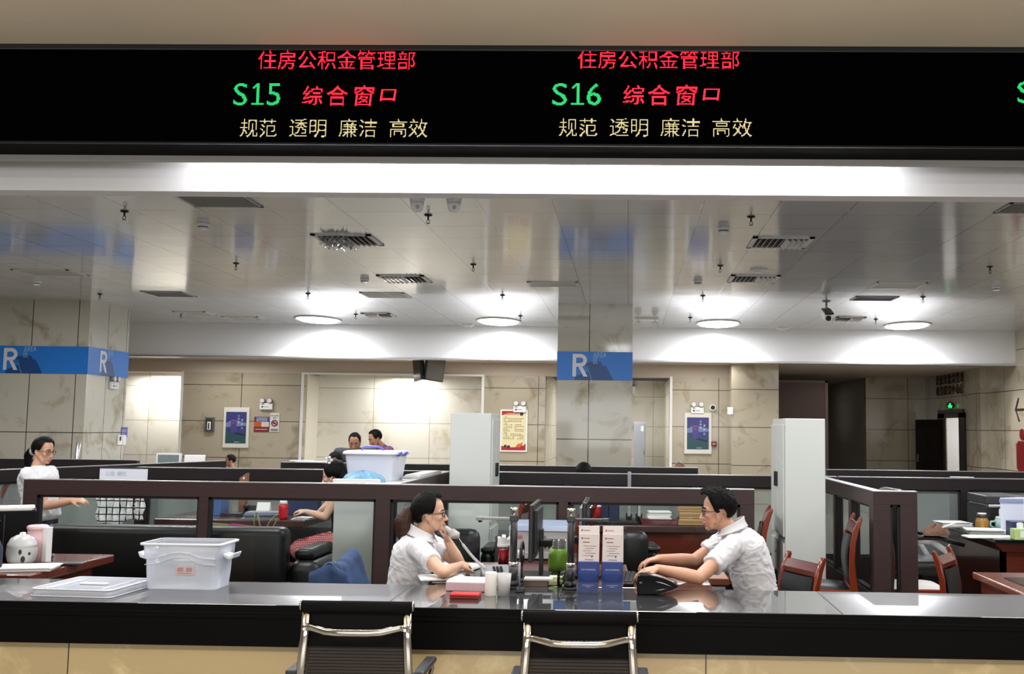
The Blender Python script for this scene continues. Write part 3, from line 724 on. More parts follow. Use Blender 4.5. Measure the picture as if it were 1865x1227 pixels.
# ------------------------------------------------------------------ monitors seen from the side
def monitor(label, x, y, z0, rz, w=.50, h=.31, back=None):
    t = thing('monitor', label, 'monitor', (x, y, DT), rz)
    z0 -= DT
    MB().bb((-.012, -w/2, z0), (.012, w/2, z0+h)).build('panel', M_black_pl, t, bevel=.005)
    MB().bb((-.0135, -w/2+.012, z0+.016), (-.012, w/2-.012, z0+h-.012)).build('screen', mat('dark_screen', (14, 16, 20), .1), t)
    MB().prism([(-w*.36, z0+.04), (w*.36, z0+.04), (w*.40, z0+h-.03), (-w*.40, z0+h-.03)], .010, .030, 'x').build('rear_shell', back or M_dark_pl, t, bevel=.006)
    MB().bb((.028, -.03, .01), (.05, .03, z0+.16)).build('neck', M_black_pl, t, bevel=.004)
    MB().prism([(-.04, z0+.10), (.04, z0+.10), (.03, z0+.06), (-.03, z0+.06)], .03, .10, 'x').build('hinge', M_black_pl, t, bevel=.004)
    MB().prism(rrect(.20, .24, .03), 0, .012, 'z').build('foot', M_black_pl, t, bevel=.003)
    return t
monitor('black monitor turned towards the woman, seen almost edge-on', -.525, 5.98, .862, 0)
monitor('grey-edged monitor turned towards the man behind the leaflets', -.235, 6.05, .875, PI, back=M_grey_pl)
t = thing('keyboard', 'black keyboard lying in front of the man\'s hands', 'keyboard', (-.015, 5.86, DT), PI/2-.05)
MB().bb((-.21, -.065, 0), (.21, .065, .016)).build('body', M_black_pl, t, bevel=.004)
b = MB()
for i in range(14):
    for j in range(5): b.box((-.19+.0292*i, -.048+.024*j, .019), (.024, .019, .008))
b.build('keys', M_dark_pl, t)
t = thing('computer_mouse', 'black computer mouse under the man\'s nearer hand', 'mouse', (.105, 5.695, DT), PI/2)
MB().ell((0, 0, .012), (.032, .055, .022), 16, 10).build('shell', M_black_pl, t)

# ------------------------------------------------------------------ printer behind the monitors
px0, px1 = at(926, 1000, 6.62).x, at(1040, 1000, 6.62).x
pw = px1-px0
t = thing('printer', 'pale grey desktop printer behind the two monitors', 'printer', ((px0+px1)/2, 6.62, .752))
MB().bb((-.24, -.06, 0), (.24, .40, .012)).build('stand', M_darkwood, t)
MB().bb((-pw/2, 0, .015), (pw/2, .36, .19)).build('body', mat('printer_grey', (205, 208, 214), .45), t, bevel=.012)
MB().prism([(-.01, .19), (.36, .19), (.34, .235), (.02, .225)], -pw/2, pw/2, 'x').build('top_cover', mat('printer_blue_grey', (136, 148, 170), .4), t, bevel=.008)
MB().bb((-pw*.08, -.003, .13), (pw*.10, .01, .165)).build('output_slot', M_grey_pl, t)
MB().bb((-pw*.02, -.006, .075), (pw*.24, .002, .115)).build('control_panel', mat('panel_grey', (176, 180, 186), .4), t, bevel=.003)
for i in range(3): MB().cyl((pw*(.03+.06*i), -.006, .092), (pw*(.03+.06*i), -.010, .092), .007, n=12).build('button', M_black_pl, t)
MB().bb((-pw*.4, -.003, .145), (-pw*.28, .002, .165)).build('badge', mat('badge_red', (190, 120, 120), .4), t)
MB().bb((-pw*.46, -.004, .02), (pw*.46, .004, .06)).build('paper_drawer', mat('printer_tray', (192, 196, 202), .45), t, bevel=.003)

# ------------------------------------------------------------------ small things on the desk
p = at(1023, 1020, 6.05)
t = thing('green_pot', 'translucent green plastic pot behind the right document camera', 'pot', (p.x-.03, 6.25, DT))
MB().lathe([(.0, .0), (.06, 0), (.064, .03), (.062, .085), (.052, .125), (.048, .125), (.056, .08), (.055, .004)], 28, cap=False).build('pot', mat('lime_green', (116, 162, 44), .4, alpha=.92), t)
t = thing('clear_cup', 'clear plastic cup standing inside the green pot', 'cup', (p.x-.03, 6.25, DT+.006))
MB().lathe([(.0, .0), (.030, 0), (.045, .17), (.043, .17), (.029, .003)], 24, cap=False).build('cup', thin_glass('clear_cup', (.93, .95, .93), .9, haze=.15, hazecol=(.7, .72, .7)), t)
p = onz(1027, 1056, ZT)
t = thing('glass_jar', 'clear glass jar of clips left of the right document camera', 'jar', (p.x+.01, 5.62, DT))
MB().lathe([(.0, .002), (.036, 0), (.036, .08), (.034, .082), (.033, .08), (.033, .004)], 26, cap=False).build('glass', thin_glass('jar_glass', (.9, .94, .92), 1.0), t)
b = MB()
for i in range(26):
    a = random.uniform(0, 6.28); r = random.uniform(0, .024); z = random.uniform(.006, .06)
    b.box((r*math.cos(a), r*math.sin(a), z), (.016, .005, .005), rz=random.uniform(0, 3))
o = b.build('clips', mat('clip_mix', (60, 62, 64), .3, .6), t); o['kind'] = 'stuff'
p = onz(980, 1062, ZT)
t = thing('desk_tray', 'flat wooden tray with a folded paper behind the counter edge', 'tray', (p.x, 5.60, DT), .02)
MB().bb((-.07, -.04, 0), (.06, .05, .034)).build('box', mat('tray_wood', (88, 70, 60), .4), t, bevel=.003)
MB().bb((-.068, -.045, .034), (.085, .055, .042)).build('top_sheet', mat('grey_sheet', (190, 190, 188), .5), t)
t = thing('sticky_notes', 'pale yellow sticky note pad on the desk under the left monitor', 'note pad', (-.385, 5.80, DT))
MB().box((0, 0, .012), (.075, .075, .024)).build('pad', mat('pale_yellow', (232, 240, 172), .6), t)
p = onz(960, 1070, ZT)
t = thing('pen_holder', 'black counter pen on its spiral stand beside the left document camera', 'pen', (p.x-.02, 5.36, ZT))
MB().bb((-.022, -.018, 0), (.022, .018, .022)).build('base', M_black_pl, t, bevel=.004)
MB().cyl((-.004, 0, .02), (-.008, 0, .15), .004, .006, 10).build('pen', M_grey_pl, t)
MB().tube([(.004+.006*math.sin(i*.9), .006*math.cos(i*.9), .02+.0035*i) for i in range(36)], .0016, 5).build('spiral_cord', M_black_pl, t)
# tumbler with red drink
p = at(917, 1010, 6.20)
t = thing('tumbler', 'clear tumbler of red drink with a white lid on the desk', 'tumbler', (p.x, 6.20, DT))
MB().lathe([(0, 0), (.030, 0), (.036, .14), (.035, .142)], 26, cap=False).build('cup', thin_glass('tumbler_plastic', (.93, .93, .93), 1.0), t)
MB().lathe([(0, .002), (.028, .002), (.0335, .118), (0, .118)], 26).build('drink', mat('red_drink', (190, 30, 48), .2), t)
MB().lathe([(.037, .135), (.039, .137), (.039, .152), (.033, .160), (.028, .178), (.012, .182), (.012, .205), (0, .207)], 26).build('lid', M_white_pl, t)
b = MB(); b.grid(lambda u, v: (.037*math.cos(2*PI*u)*(1+.10*math.sin(5*u*6.28)*v), .037*math.sin(2*PI*u)*(1+.1*math.cos(4*u*6.28)*v), .150+.035*v+.010*math.sin(6*PI*u)*v), 40, 4); b.build('plastic_wrap', mat('white_film', (232, 232, 232), .3), t)
# little fan behind the left pole
p = at(944, 995, 5.72)
t = thing('desk_fan', 'small round black desk fan behind the left document camera', 'fan', (p.x+.015, 5.78, DT))
MB().tube([(.018*math.sin(0), .058*math.cos(a), .15+.058*math.sin(a)) for a in [2*PI*i/24 for i in range(24)]], .009, 8, loop=True).build('ring', M_black_pl, t)
MB().cyl((-.022, 0, .15), (.012, 0, .15), .016, n=16).build('hub', M_white_pl, t)
b = MB()
for i in range(5):
    a = 2*PI*i/5; b.quad((-.008, .012*math.cos(a), .15+.012*math.sin(a)), (.006, .012*math.cos(a+.5), .15+.012*math.sin(a+.5)), (.006, .052*math.cos(a+.5), .15+.052*math.sin(a+.5)), (-.008, .052*math.cos(a-.1), .15+.052*math.sin(a-.1)))
b.build('blades', M_dark_pl, t)
MB().cyl((0, 0, .0), (0, 0, .095), .007, n=10).lathe([(0, 0), (.05, 0), (.048, .012), (0, .016)], 24).build('stand', M_black_pl, t)
# telephone base
p = onz(900, 1036, DT)
t = thing('telephone', 'grey desk telephone among the papers with a coiled cord', 'telephone', (-.745, 5.97, DT), .2)
MB().prism([(-.09, 0), (.09, 0), (.09, .05), (-.09, .022)], -.08, .08, 'x').build('body', mat('phone_grey', (150, 152, 156), .4), t, bevel=.006)
b = MB()
for i in range(4):
    for j in range(3): b.box((.0+.02*j-.01, -.06+.022*i, .034+.0034*i), (.014, .014, .010))
b.build('keys', M_dark_pl, t)
# ------------------------------------------------------------------ carved wooden chairs with black leather
M_chairwood = mat('chair_redwood', (122, 46, 22), .2, noise=.15, nscale=9, stretch=(8, 8, 1), coat=.5)
M_chairdark = mat('chair_dark_redwood', (92, 34, 24), .2, coat=.4)
def wooden_chair(label, loc, rz, k=1.0, cush=None, seat=None):
    """at rz = 0 the sitter looks to -x"""
    t = thing('wooden_chair', label, 'chair', loc, rz, 'red-brown wooden chairs with black leather')
    t.scale = (k, k, k)
    def stile(y):
        c = [(.265, 0), (.235, .15), (.215, .30), (.212, .44), (.200, .55), (.196, .66), (.205, .78), (.228, .88), (.258, .955)]
        w = [.020, .021, .024, .027, .024, .020, .020, .021, .017]
        L = [Vector((x-ww, y, z)) for (x, z), ww in zip(c, w)]; Rr = [Vector((x+ww, y, z)) for (x, z), ww in zip(c, w)]
        out = [(p.x, p.z) for p in L] + [(c[-1][0]-.002, c[-1][1]+.022), (c[-1][0]+.012, c[-1][1]+.020)] + [(p.x, p.z) for p in reversed(Rr)]
        return MB().prism(out, y-.019, y+.019, 'y', smooth=True)
    for y in (-.205, .205):
        stile(y).build('rear_leg', M_chairwood, t, bevel=.006)
        MB().cyl((.235, y*1.09, .90), (.235, y*1.10, .90), .008, n=10).build('peg', M_chairwood, t)
        MB().tube([(-.20, y, .42), (-.205, y, .25), (-.21, y, 0)], [.026, .022, .017], 10).build('front_leg', M_chairwood, t)
    MB().prism([(.20, .845), (.226, .845), (.256, .925), (.240, .935), (.205, .88)], -.19, .19, 'y').build('top_rail', M_chairdark, t, bevel=.005)
    def padf(u, v):
        z = .50+.345*v; x = .19-.025*math.sin(PI*v)+.006*v
        return (x-.022*math.sin(PI*min(1, max(0, u)))**.4, -.182+.364*u, z)
    MB().grid(padf, 14, 14).grid(lambda u, v: (.205+.02*v*v, -.182+.364*u, .50+.345*v), 6, 6).build('back_pad', cush or M_leather, t)
    MB().bb((-.225, -.215, .385), (.215, .215, .445)).build('seat_rail', M_chairwood, t, bevel=.01)
    MB().grid(lambda u, v: (-.22+.41*u, -.205+.41*v, .446+.035*(math.sin(PI*u)*math.sin(PI*v))**.35), 14, 14).build('seat_pad', seat or cush or M_leather, t)
    return t
def base_at(px, py, Y): p = at(px, py, Y); return (p.x, Y, 0)
wooden_chair('wooden chair with a black seat right of the right steel cabinet', (1.475, 7.93, 0), -.10, 1.0)
wooden_chair('tall wooden chair behind the man\'s back, left of the steel cabinet', (.90, 8.5, 0), -.10, 1.01)
p = at(1470, 1040, 6.20); wooden_chair('wooden chair directly behind the seated man, turned to the counter', (p.x-.20, 6.22, 0), .42, .885)
p = at(1735, 1040, 6.75); wooden_chair('wooden chair facing away by the red-brown desk at the right', (p.x+.16, 6.75, 0), PI-.55, .87)
p = at(1690, 1060, 7.55); wooden_chair('wooden chair with a pale seat, half hidden right of the end frame', (2.17, 8.06, 0), PI, .98, seat=mat('pale_seat', (206, 202, 196), .6))
p = at(905, 930, 8.74); wooden_chair('grey padded wooden chair behind the glass left of the black monitor', (p.x, 8.75, 0), -.1, 1.04, cush=mat('grey_pad', (110, 112, 110), .6))
p = at(990, 930, 9.0); wooden_chair('wooden chair behind the glass just right of the black monitor', (-.56, 8.83, 0), -.2, 1.0)
p = at(30, 910, 9.2); wooden_chair('wooden chair showing only its top behind the standing woman', (p.x-.42, 9.2, 0), .5, 1.06)

# ------------------------------------------------------------------ steel cabinets
def steel_cabinet(label, x0, x1, y0, y1, h, side):
    """doors on the side = -1 (left) or +1 (right)"""
    cx, cy = (x0+x1)/2, (y0+y1)/2
    t = thing('steel_cabinet', label, 'cabinet', (cx, cy, 0), 0, 'tall pale grey steel cabinets')
    w, d = (x1-x0)/2, (y1-y0)/2
    MB().bb((-w, -d, .06), (w, d, h)).build('body', M_steel, t, bevel=.006)
    MB().bb((-w+.02, -d+.02, 0), (w-.02, d-.02, .06)).build('plinth', M_dark_pl, t)
    sx = side*w
    for s in (-1, 1):
        for (za, zb) in ((.10, h*.42), (h*.45, h-.05)):
            dr = MB().bb((sx, s*d*.02, za), (sx+side*.016, s*(d-.02), zb)).build('door', M_steel, t, bevel=.004)
            zm = (za+zb)/2
            MB().bb((sx+side*.016, s*.03, zm-.06), (sx+side*.034, s*.05, zm+.06)).build('handle', M_black_pl, dr, bevel=.003)
    MB().cyl((sx+side*.016, .05, h*.36), (sx+side*.024, .05, h*.36), .012, n=14).build('lock', M_chrome, t)
    MB().bb((sx+side*.017, -d*.55, h*.80), (sx+side*.0175, -d*.38, h*.83)).build('label_holder', M_white_pl, t)
    return t
steel_cabinet('tall grey steel cabinet behind the low partition, left of the middle column', at(820, 800, 9.0).x, at(894, 800, 9.0).x, 9.0, 9.55, at(858, 752, 9.0).z, 1)
steel_cabinet('tall grey steel cabinet at the right, behind the wooden chairs', at(1430, 800, 8.26).x, at(1503, 800, 8.26).x, 8.26, 8.97, at(1465, 762, 8.26).z, -1)
ca, cb = at(607, 950, 8.02).x, -1.80
t = thing('low_cabinet', 'waist-high pale grey cabinet under the white tub, behind the partition', 'cabinet', ((ca+cb)/2, 8.02, 0))
w = (cb-ca)/2
MB().bb((-w, 0, .05), (w, .85, 1.15)).build('body', M_steel, t, bevel=.005)
MB().bb((-w+.02, .02, 0), (w-.02, .83, .05)).build('plinth', M_dark_pl, t)
MB().bb((-w-.012, .05, .1), (-w, .42, 1.10)).bb((-w-.012, .43, .1), (-w, .80, 1.10)).build('door', M_steel, t, bevel=.003)
MB().bb((-w-.03, .38, .6), (-w-.012, .40, .75)).build('handle', M_black_pl, t)

# white tub with violet handles on the low cabinet, blue bag, boards
q = at(686, 870, 8.55)
t = thing('storage_tub', 'white lidded storage tub with violet handles above the partition', 'storage box', (q.x+.0, 8.52, 1.15), -.10)
MB().rings([rr3(.36, .30, .03, 0), rr3(.37, .31, .03, .01), rr3(.42, .35, .03, .21), rr3(.42, .35, .03, .215)]).build('body', mat('white_tub', (222, 224, 236), .35), t)
MB().rings([rr3(.45, .38, .03, .213), rr3(.455, .385, .03, .222), rr3(.44, .37, .03, .238), rr3(.40, .33, .03, .245)]).build('lid', mat('white_lid', (232, 233, 242), .3), t)
M_vio = mat('violet_plastic', (112, 108, 200), .35)
MB().tube([(-.09, -.10, .243), (-.08, -.10, .268), (-.05, -.10, .276), (.05, -.10, .276), (.08, -.10, .268), (.09, -.10, .243)], .009, 8).build('lid_handle', M_vio, t)
for y in (-.09, .06): MB().tube([(.21, y-.03, .205), (.235, y-.025, .225), (.24, y, .232), (.235, y+.025, .225), (.21, y+.03, .205)], .008, 8).build('clip', M_vio, t)
q = at(657, 878, 8.16)
t = thing('plastic_bag', 'crumpled light blue plastic bag on the low cabinet by the tub', 'bag', (q.x, 8.20, 1.15))
def bagf(u, v):
    a = 2*PI*u; h = math.sin(PI*v/2); r = math.cos(PI*v/2)
    n = 1+.16*math.sin(5*a+3*v)+.10*math.sin(11*a-5*v)
    return (.155*r*math.cos(a)*n, .075*r*math.sin(a)*n, .085*h*(1+.12*math.sin(7*a)))
MB().grid(bagf, 48, 12).build('bag', mat('blue_film', (128, 176, 208), .25, bump=.6, bscale=50, alpha=.9), t)
t = thing('white_carton', 'small flat white carton under the blue plastic bag', 'box', (q.x-.03, 8.09, 1.15))
MB().bb((-.16, -.05, 0), (.20, .02, .03)).build('box', M_paper, t, bevel=.003)
q = at(752, 870, 8.6)
t = thing('flat_boards', 'stack of flat white boards lying along the divider top', 'board', (q.x-.07, 8.98, 1.15+.022), .0)
MB().bb((.0, -.45, .0), (.14, .55, .012)).bb((.01, -.42, .012), (.135, .5, .024)).build('boards', mat('board_white', (214, 214, 210), .5), t)

# ------------------------------------------------------------------ black leather seats seen through the glass
def soft_block(b, c, s, r=.05, n=3):
    x, y, z = s
    prof = [(0, .0), (.0, .0)]
    rings = []
    for i in range(n+1):
        a = PI/2*i/n; k = r*(1-math.sin(a)); rings.append((k, -z/2+r-r*math.cos(a)))
    for i in range(n+1):
        a = PI/2*i/n; k = r*(1-math.cos(a)); rings.append((k, z/2-r+r*math.sin(a)))
    R3 = [[Vector((px+c[0], py+c[1], zz+c[2])) for px, py in rrect(x-2*k, y-2*k, max(.01, r*1.2-k))] for k, zz in rings]
    b.rings(R3); return b
def sofa(label, x0, x1, y, top, seats=2):
    t = thing('leather_sofa', label, 'sofa', ((x0+x1)/2, y, 0)); w = x1-x0
    soft_block(MB(), (0, .10, top/2+.06), (w, .20, top-.12), .06).build('back', M_leather, t)
    soft_block(MB(), (0, .48, .24), (w-.1, .62, .24), .05).build('base', M_leather, t)
    for i in range(seats):
        cw = (w-.36)/seats; soft_block(MB(), (-w/2+.18+cw*(i+.5), .50, .40), (cw-.01, .58, .13), .04).build('seat_cushion', M_leather, t)
    for s in (-1, 1):
        a = soft_block(MB(), (s*(w/2+.13-(.14 if s < 0 else 0)), .42, .33), (.26, .72, .46), .08).build('arm', M_leather, t)
        soft_block(MB(), (s*(w/2+.10-(.14 if s < 0 else 0)), .44, .60), (.16, .60, .09), .04).build('arm_pad', M_leather, a)
    for s in (-1, 1):
        for yy in (.15, .72): MB().cyl((s*(w/2-.1), yy, 0), (s*(w/2-.1), yy, .13), .02, n=10).build('foot', M_darkwood, t)
    return t
sofa('long black leather sofa behind the glass at the left', at(76, 960, 7.88).x, at(521, 960, 7.88).x, 7.86, at(250, 957, 7.9).z)
def armchair(label, px0, px1, Y, pytop, rz=0):
    x0, x1 = at(px0, 960, Y).x, at(px1, 960, Y).x; top = at((px0+px1)/2, pytop, Y).z
    t = thing('leather_armchair', label, 'armchair', ((x0+x1)/2, Y, 0), rz); w = x1-x0
    soft_block(MB(), (0, .09, (top+.35)/2), (w, .16, top-.35), .07).build('back', M_leather, t)
    soft_block(MB(), (0, .40, .42), (w, .55, .16), .05).build('seat', M_leather, t)
    for s in (-1, 1):
        a = soft_block(MB(), (s*(w/2+.04), .38, .545), (.10, .46, .20), .045).build('arm', M_leather, t)
        soft_block(MB(), (s*(w/2+.05), .36, .655), (.12, .40, .05), .024).build('arm_pad', M_leather, a)
    MB().cyl((0, .36, .10), (0, .36, .35), .03, n=12).build('column', M_dark_pl, t)
    for i in range(5):
        a = 2*PI*i/5; MB().tube([(0, .36, .11), (.28*math.cos(a), .36+.28*math.sin(a), .03)], [.03, .018], 8).build('leg', M_dark_pl, t)
    return t
armchair('wide black leather chair behind the woman on the telephone', 785, 872, 7.84, 964, .0)
armchair('black leather chair with its back between the leaflets and the man', 1128, 1184, 8.05, 968, .1)
t = thing('dark_bag', 'tall dark grey cloth bag standing right of the black leather chair', 'bag', (at(905, 990, 8.0).x+.10, 8.05, 0))
MB().rings([rr3(.19, .10, .03, 0), rr3(.24, .13, .035, .03), rr3(.26, .14, .04, .45), rr3(.23, .10, .035, .76), rr3(.12, .05, .02, .80)]).build('bag', mat('grey_bag_cloth', (62, 62, 64), .75, bump=.5, bscale=30), t)

# ------------------------------------------------------------------ desks of the rows behind
def desk(label, x0, x1, y0, y1, top=None, h=ZT, name='office_desk', front=True, inset=.05):
    t = thing(name, label, 'desk', ((x0+x1)/2, y0, 0)); w = (x1-x0)/2; d = y1-y0
    MB().bb((-w, 0, h-.06), (w, d, h)).build('desktop', top or M_darkwood, t, bevel=.008)
    if front: MB().bb((-w+.04, .03, .08), (w-.04, .06, h-.06)).build('front_panel', M_redwood, t)
    for s, q in ((-1, .05), (1, inset)): MB().bb((s*(w-q)-.02, .05, 0), (s*(w-q)+.02, d-.04, h-.06)).build('side_panel', M_redwood, t)
    return t
M_dktop = mat('dark_desk_top', (70, 50, 46), .25, noise=.12, nscale=8)
desk('dark red wooden desk of the woman with the flower hair clip', -4.15, -2.82, 9.07, 9.88, M_dktop, front=False, inset=.42)
desk('dark red wooden desk behind the glass to the right of the leaflets', -.42, .86, 9.10, 9.88, M_dktop)
# desk at far left, in front of the partition
L0 = thing('office_desk', 'red-brown wooden desk at the left with the mug and pink tumbler', 'desk', (-4.3, 5.70, 0))
MB().bb((-1.2, 0, .705), (1.02, .94, .755)).build('desktop', M_redwood, L0, bevel=.008)
MB().bb((-1.2, .05, .62), (.90, .90, .705)).build('apron', M_redwood, L0, bevel=.004)
for x in (-1.1, .84): MB().bb((x-.03, .08, 0), (x+.03, .86, .62)).build('side_panel', mat('light_leg_wood', (150, 96, 66), .35, noise=.15, nscale=8), L0)
MB().bb((.10, .30, .755), (.55, .62, .758)).build('desk_mat', mat('maroon_mat', (58, 26, 28), .4), L0)
# right-hand desks
c = onz(1770, 1041, .755)
R0 = thing('office_desk', 'low red-brown desk at the bottom right edge', 'desk', (c.x, 5.75, 0))
MB().bb((0, -.18, .715), (1.6, .70, .755)).build('desktop', mat('glossy_redwood', (120, 66, 48), .15, noise=.15, nscale=6, stretch=(1, 8, 8), coat=.4), R0, bevel=.008)
MB().bb((.10, .0, .756), (1.5, .45, .760)).build('dark_inlay', mat('desk_inlay', (40, 34, 32), .1), R0)
MB().bb((.04, .0, .60), (1.6, .66, .715)).build('apron', M_redwood, R0)
MB().bb((.08, -.05, 0), (.13, .60, .60)).build('side_panel', M_redwood, R0)
a, b_ = onz(1697, 952, ZT), onz(1830, 983, ZT)
R1d = thing('office_desk', 'black-topped dark red desk carrying the black printer at the right', 'desk', (2.92, 8.36, 0))
MB().bb((0, 0, .725), (2.2, 1.42, ZT)).build('desktop', mat('black_desk_top', (20, 20, 21), .08), R1d, bevel=.008)
MB().prism([(.0, .725), (.06, .665), (2.2, .665), (2.2, .725)], .0, 1.42).build('moulding', M_darkwood, R1d)
MB().bb((.06, .04, 0), (2.2, .08, .665)).build('front_panel', M_redwood, R1d)
MB().bb((.06, .04, .0), (.10, 1.4, .665)).build('side_panel', M_darkwood, R1d)
MB().bb((.25, .02, .30), (.9, .04, .60)).build('drawer', M_redwood, R1d, bevel=.004)
MB().ell((.58, .012, .50), (.012, .012, .012), 10, 6).build('knob', M_chrome, R1d)

# ------------------------------------------------------------------ things on the left desk
p = onz(20, 1012, .755)
q = at(65, 960, 6.28); mz = at(30, 928, 6.3).z-.758
t = thing('computer_tower', 'large black office machine at the left edge, white sheets on top', 'machine', (q.x, 6.28, .758), .52)
MB().bb((-.55, 0, 0), (0, .24, mz)).build('case', mat('matt_black', (8, 8, 9), .6, spec=.15), t, bevel=.01)
MB().bb((-.17, -.004, .02), (-.165, .004, mz-.02)).build('panel_seam', M_dark_pl, t)
MB().tube([(-.34, -.03, .17), (-.24, -.03, .22), (-.19, -.04, .25)], .010, 8, flat=(1, .6)).build('silver_lever', M_alu, t)
t = paper_stack('loose_papers', 'white sheets lying on top of the black machine at the left', (0, 0, .758+mz), .46, .20, .02, .52, jit=.01)
c_ = Matrix.Rotation(.52, 3, 'Z') @ Vector((-.25, .11, 0)); t.location = (q.x+c_.x, 6.28+c_.y, .758+mz)
k6 = 6.30
p = at(40, 1000, 6.07)
t = thing('round_mug', 'rounded pale grey mug with dark spots on the left desk', 'mug', (p.x, 6.07, .755))
MB().lathe([(0, 0), (.055, .0), (.075, .03), (.083, .075), (.080, .110), (.079, .112)], 30).build('body', mat('mug_grey', (176, 176, 172), .35), t)
MB().lathe([(.081, .110), (.079, .125), (.062, .160), (.030, .178), (.018, .180), (.016, .192), (0, .195)], 30).build('lid', mat('mug_lid', (196, 196, 196), .25), t)
for a, z, r in ((-1.15, .085, .020), (-.95, .045, .022), (-.55, .075, .012)):
    MB().ell((.074*math.cos(a), .074*math.sin(a), z), (.012, .012, r), 12, 8).build('dark_spot', mat('mug_dark', (24, 24, 26), .35), t)
p = at(60, 1000, 6.21)
t = thing('pink_tumbler', 'pale pink tumbler beside the rounded mug', 'tumbler', (p.x+.02, 6.215, .755))
MB().lathe([(0, 0), (.050, 0), (.055, .12), (.055, .195), (.052, .195)], 28).build('body', mat('pale_pink', (226, 186, 192), .4), t)
MB().lathe([(.057, .195), (.060, .20), (.060, .215), (.05, .222), (0, .222)], 28).build('lid', mat('pale_pink_lid', (234, 198, 204), .35), t)
p = at(71, 1000, 6.21)
t = thing('white_carton', 'slim white carton standing right of the pink tumbler', 'box', (p.x+.045, 6.215, .755))
MB().bb((-.014, -.03, 0), (.014, .03, .21)).build('box', M_paper, t, bevel=.002)
p = onz(90, 1016, .758)
t = thing('computer_mouse', 'black and silver computer mouse on the left desk', 'mouse', (p.x, p.y-.03, .758), .9)
MB().ell((0, 0, .014), (.034, .062, .026), 16, 10).build('shell', M_black_pl, t)
MB().tube([(-.028, -.03, .022), (-.02, .03, .034), (0, .055, .026)], .004, 6).build('silver_trim', M_chrome, t)
p = onz(50, 1032, .757)
paper_stack('loose_papers', 'white papers in front of the mug on the left desk', (p.x+.02, p.y-.10, .757), .36, .22, .02, .25, jit=.012)
t = thing('note_folder', 'dark note folder under the mouse-side papers, left desk', 'folder', (p.x+.12, p.y+.12, .758), .22)
MB().bb((-.14, -.05, 0), (.14, .05, .010)).build('folder', M_dark_pl, t, bevel=.003)
p = at(6, 1030, 5.62)
t = thing('navy_bag', 'navy cloth bag with a tan round patch at the left edge', 'bag', (p.x-.30, 5.80, .755))
MB().rings([rr3(.30, .12, .05, 0), rr3(.34, .14, .06, .03), rr3(.34, .14, .06, .13), rr3(.28, .11, .05, .20), rr3(.2, .08, .03, .215)]).build('bag', mat('navy_cloth', (30, 38, 58), .8, bump=.4, bscale=60), t)
MB().cyl((.10, -.068, .06), (.10, -.078, .06), .042, n=24).build('patch', mat('tan_patch', (196, 150, 92), .5), t)
MB().bb((.07, -.074, .13), (.15, -.070, .145)).build('tag', M_white_pl, t)
p = at(6, 987, 6.2)
t = thing('sticky_notes', 'lime yellow sticky notes at the left edge of the picture', 'note pad', (p.x-.05, 5.97, .755))
MB().bb((-.03, -.02, 0), (.03, .02, .21)).build('stand', M_dark_pl, t)
MB().bb((-.035, -.024, .17), (.035, -.02, .235)).build('notes', mat('lime_note', (206, 220, 96), .6), t)

# ------------------------------------------------------------------ denim jacket over a chair by the counter
p = at(620, 1030, 6.25)
wooden_chair('wooden chair under the denim jacket behind the counter', (p.x-.205, 6.28, 0), 0, .82)
t = thing('denim_jacket', 'blue denim jacket draped over a chair behind the counter', 'jacket', (p.x, 6.28, 0))
def denim(u, v):
    y = -.27+.54*u; a = v*2-1; s = abs(a)
    top = .815-.035*math.sin(PI*u)+.022*(u if u > .5 else 0)
    drop = max(0, s-.16)/.84
    z = top-.02*(s/.16)**2 if s < .16 else top-.02-.36*drop
    x = (.045*(s/.16) if s < .16 else .045+.085*drop**.8)*(1 if a > 0 else -1)
    f = .026*math.sin(24*y+1.5*a+2*z)*drop+.016*math.sin(53*y+3*a)*drop+.010*math.sin(31*z+9*y)*drop
    if u < .08 or u > .92: x *= .55; z -= .01
    return (x+f*(1 if a > 0 else -1), y+.02*math.sin(9*z)*drop, z)
M_denim = mat('denim', (48, 72, 110), .85, noise=.5, nscale=8, bump=.35, bscale=160)
MB().grid(denim, 60, 40).build('cloth', M_denim, t, solid=.006)
b = MB(); b.grid(lambda u, v: (-.11+.22*u, -.275-.012*math.sin(9*u)-.03*v, .80-.10*abs(u-.5)-.42*v), 20, 12); b.build('sleeve', M_denim, t, solid=.012)
b = MB(); b.grid(lambda u, v: (.06+.12*u+.02*v, -.12+.18*v-.02*math.sin(8*u), .70-.22*u-.07*v), 10, 10); b.build('collar', mat('dark_denim', (40, 56, 86), .85, noise=.2, nscale=20), t, solid=.01)

# ------------------------------------------------------------------ whiteboard with a plaid shirt
p0, p1 = at(183, 852, 8.95), at(271, 853, 8.95)
t = thing('whiteboard', 'small whiteboard on a black stand above the plaid shirt', 'board', ((p0.x+p1.x)/2, 8.95, 0))
w = (p1.x-p0.x)/2; zt_ = p0.z
MB().bb((-w, -.01, .95), (w, .01, zt_)).build('panel', mat('whiteboard', (224, 228, 236), .3), t)
MB().bb((-w-.012, -.014, .94), (-w, .014, zt_+.01)).bb((w, -.014, .94), (w+.018, .014, zt_+.01)).bb((-w, -.014, zt_), (w, .014, zt_+.01)).bb((-w, -.014, .94), (w, .014, .955)).build('frame', M_black_pl, t)
MB().bb((-w*.9, .0, 0), (-w*.9+.03, .03, .95)).bb((w*.9-.03, .0, 0), (w*.9, .03, .95)).bb((-w*.9, -.15, 0), (-w*.9+.03, .2, .03)).bb((w*.9-.03, -.15, 0), (w*.9, .2, .03)).build('stand', M_black_pl, t)
b = MB(); text_into(b, '公告 通知', .03, facing((-w*.75, -.0112, zt_-.06)), fit=.18); b.build('writing', mat('faint_marker', (186, 194, 214), .5), t)
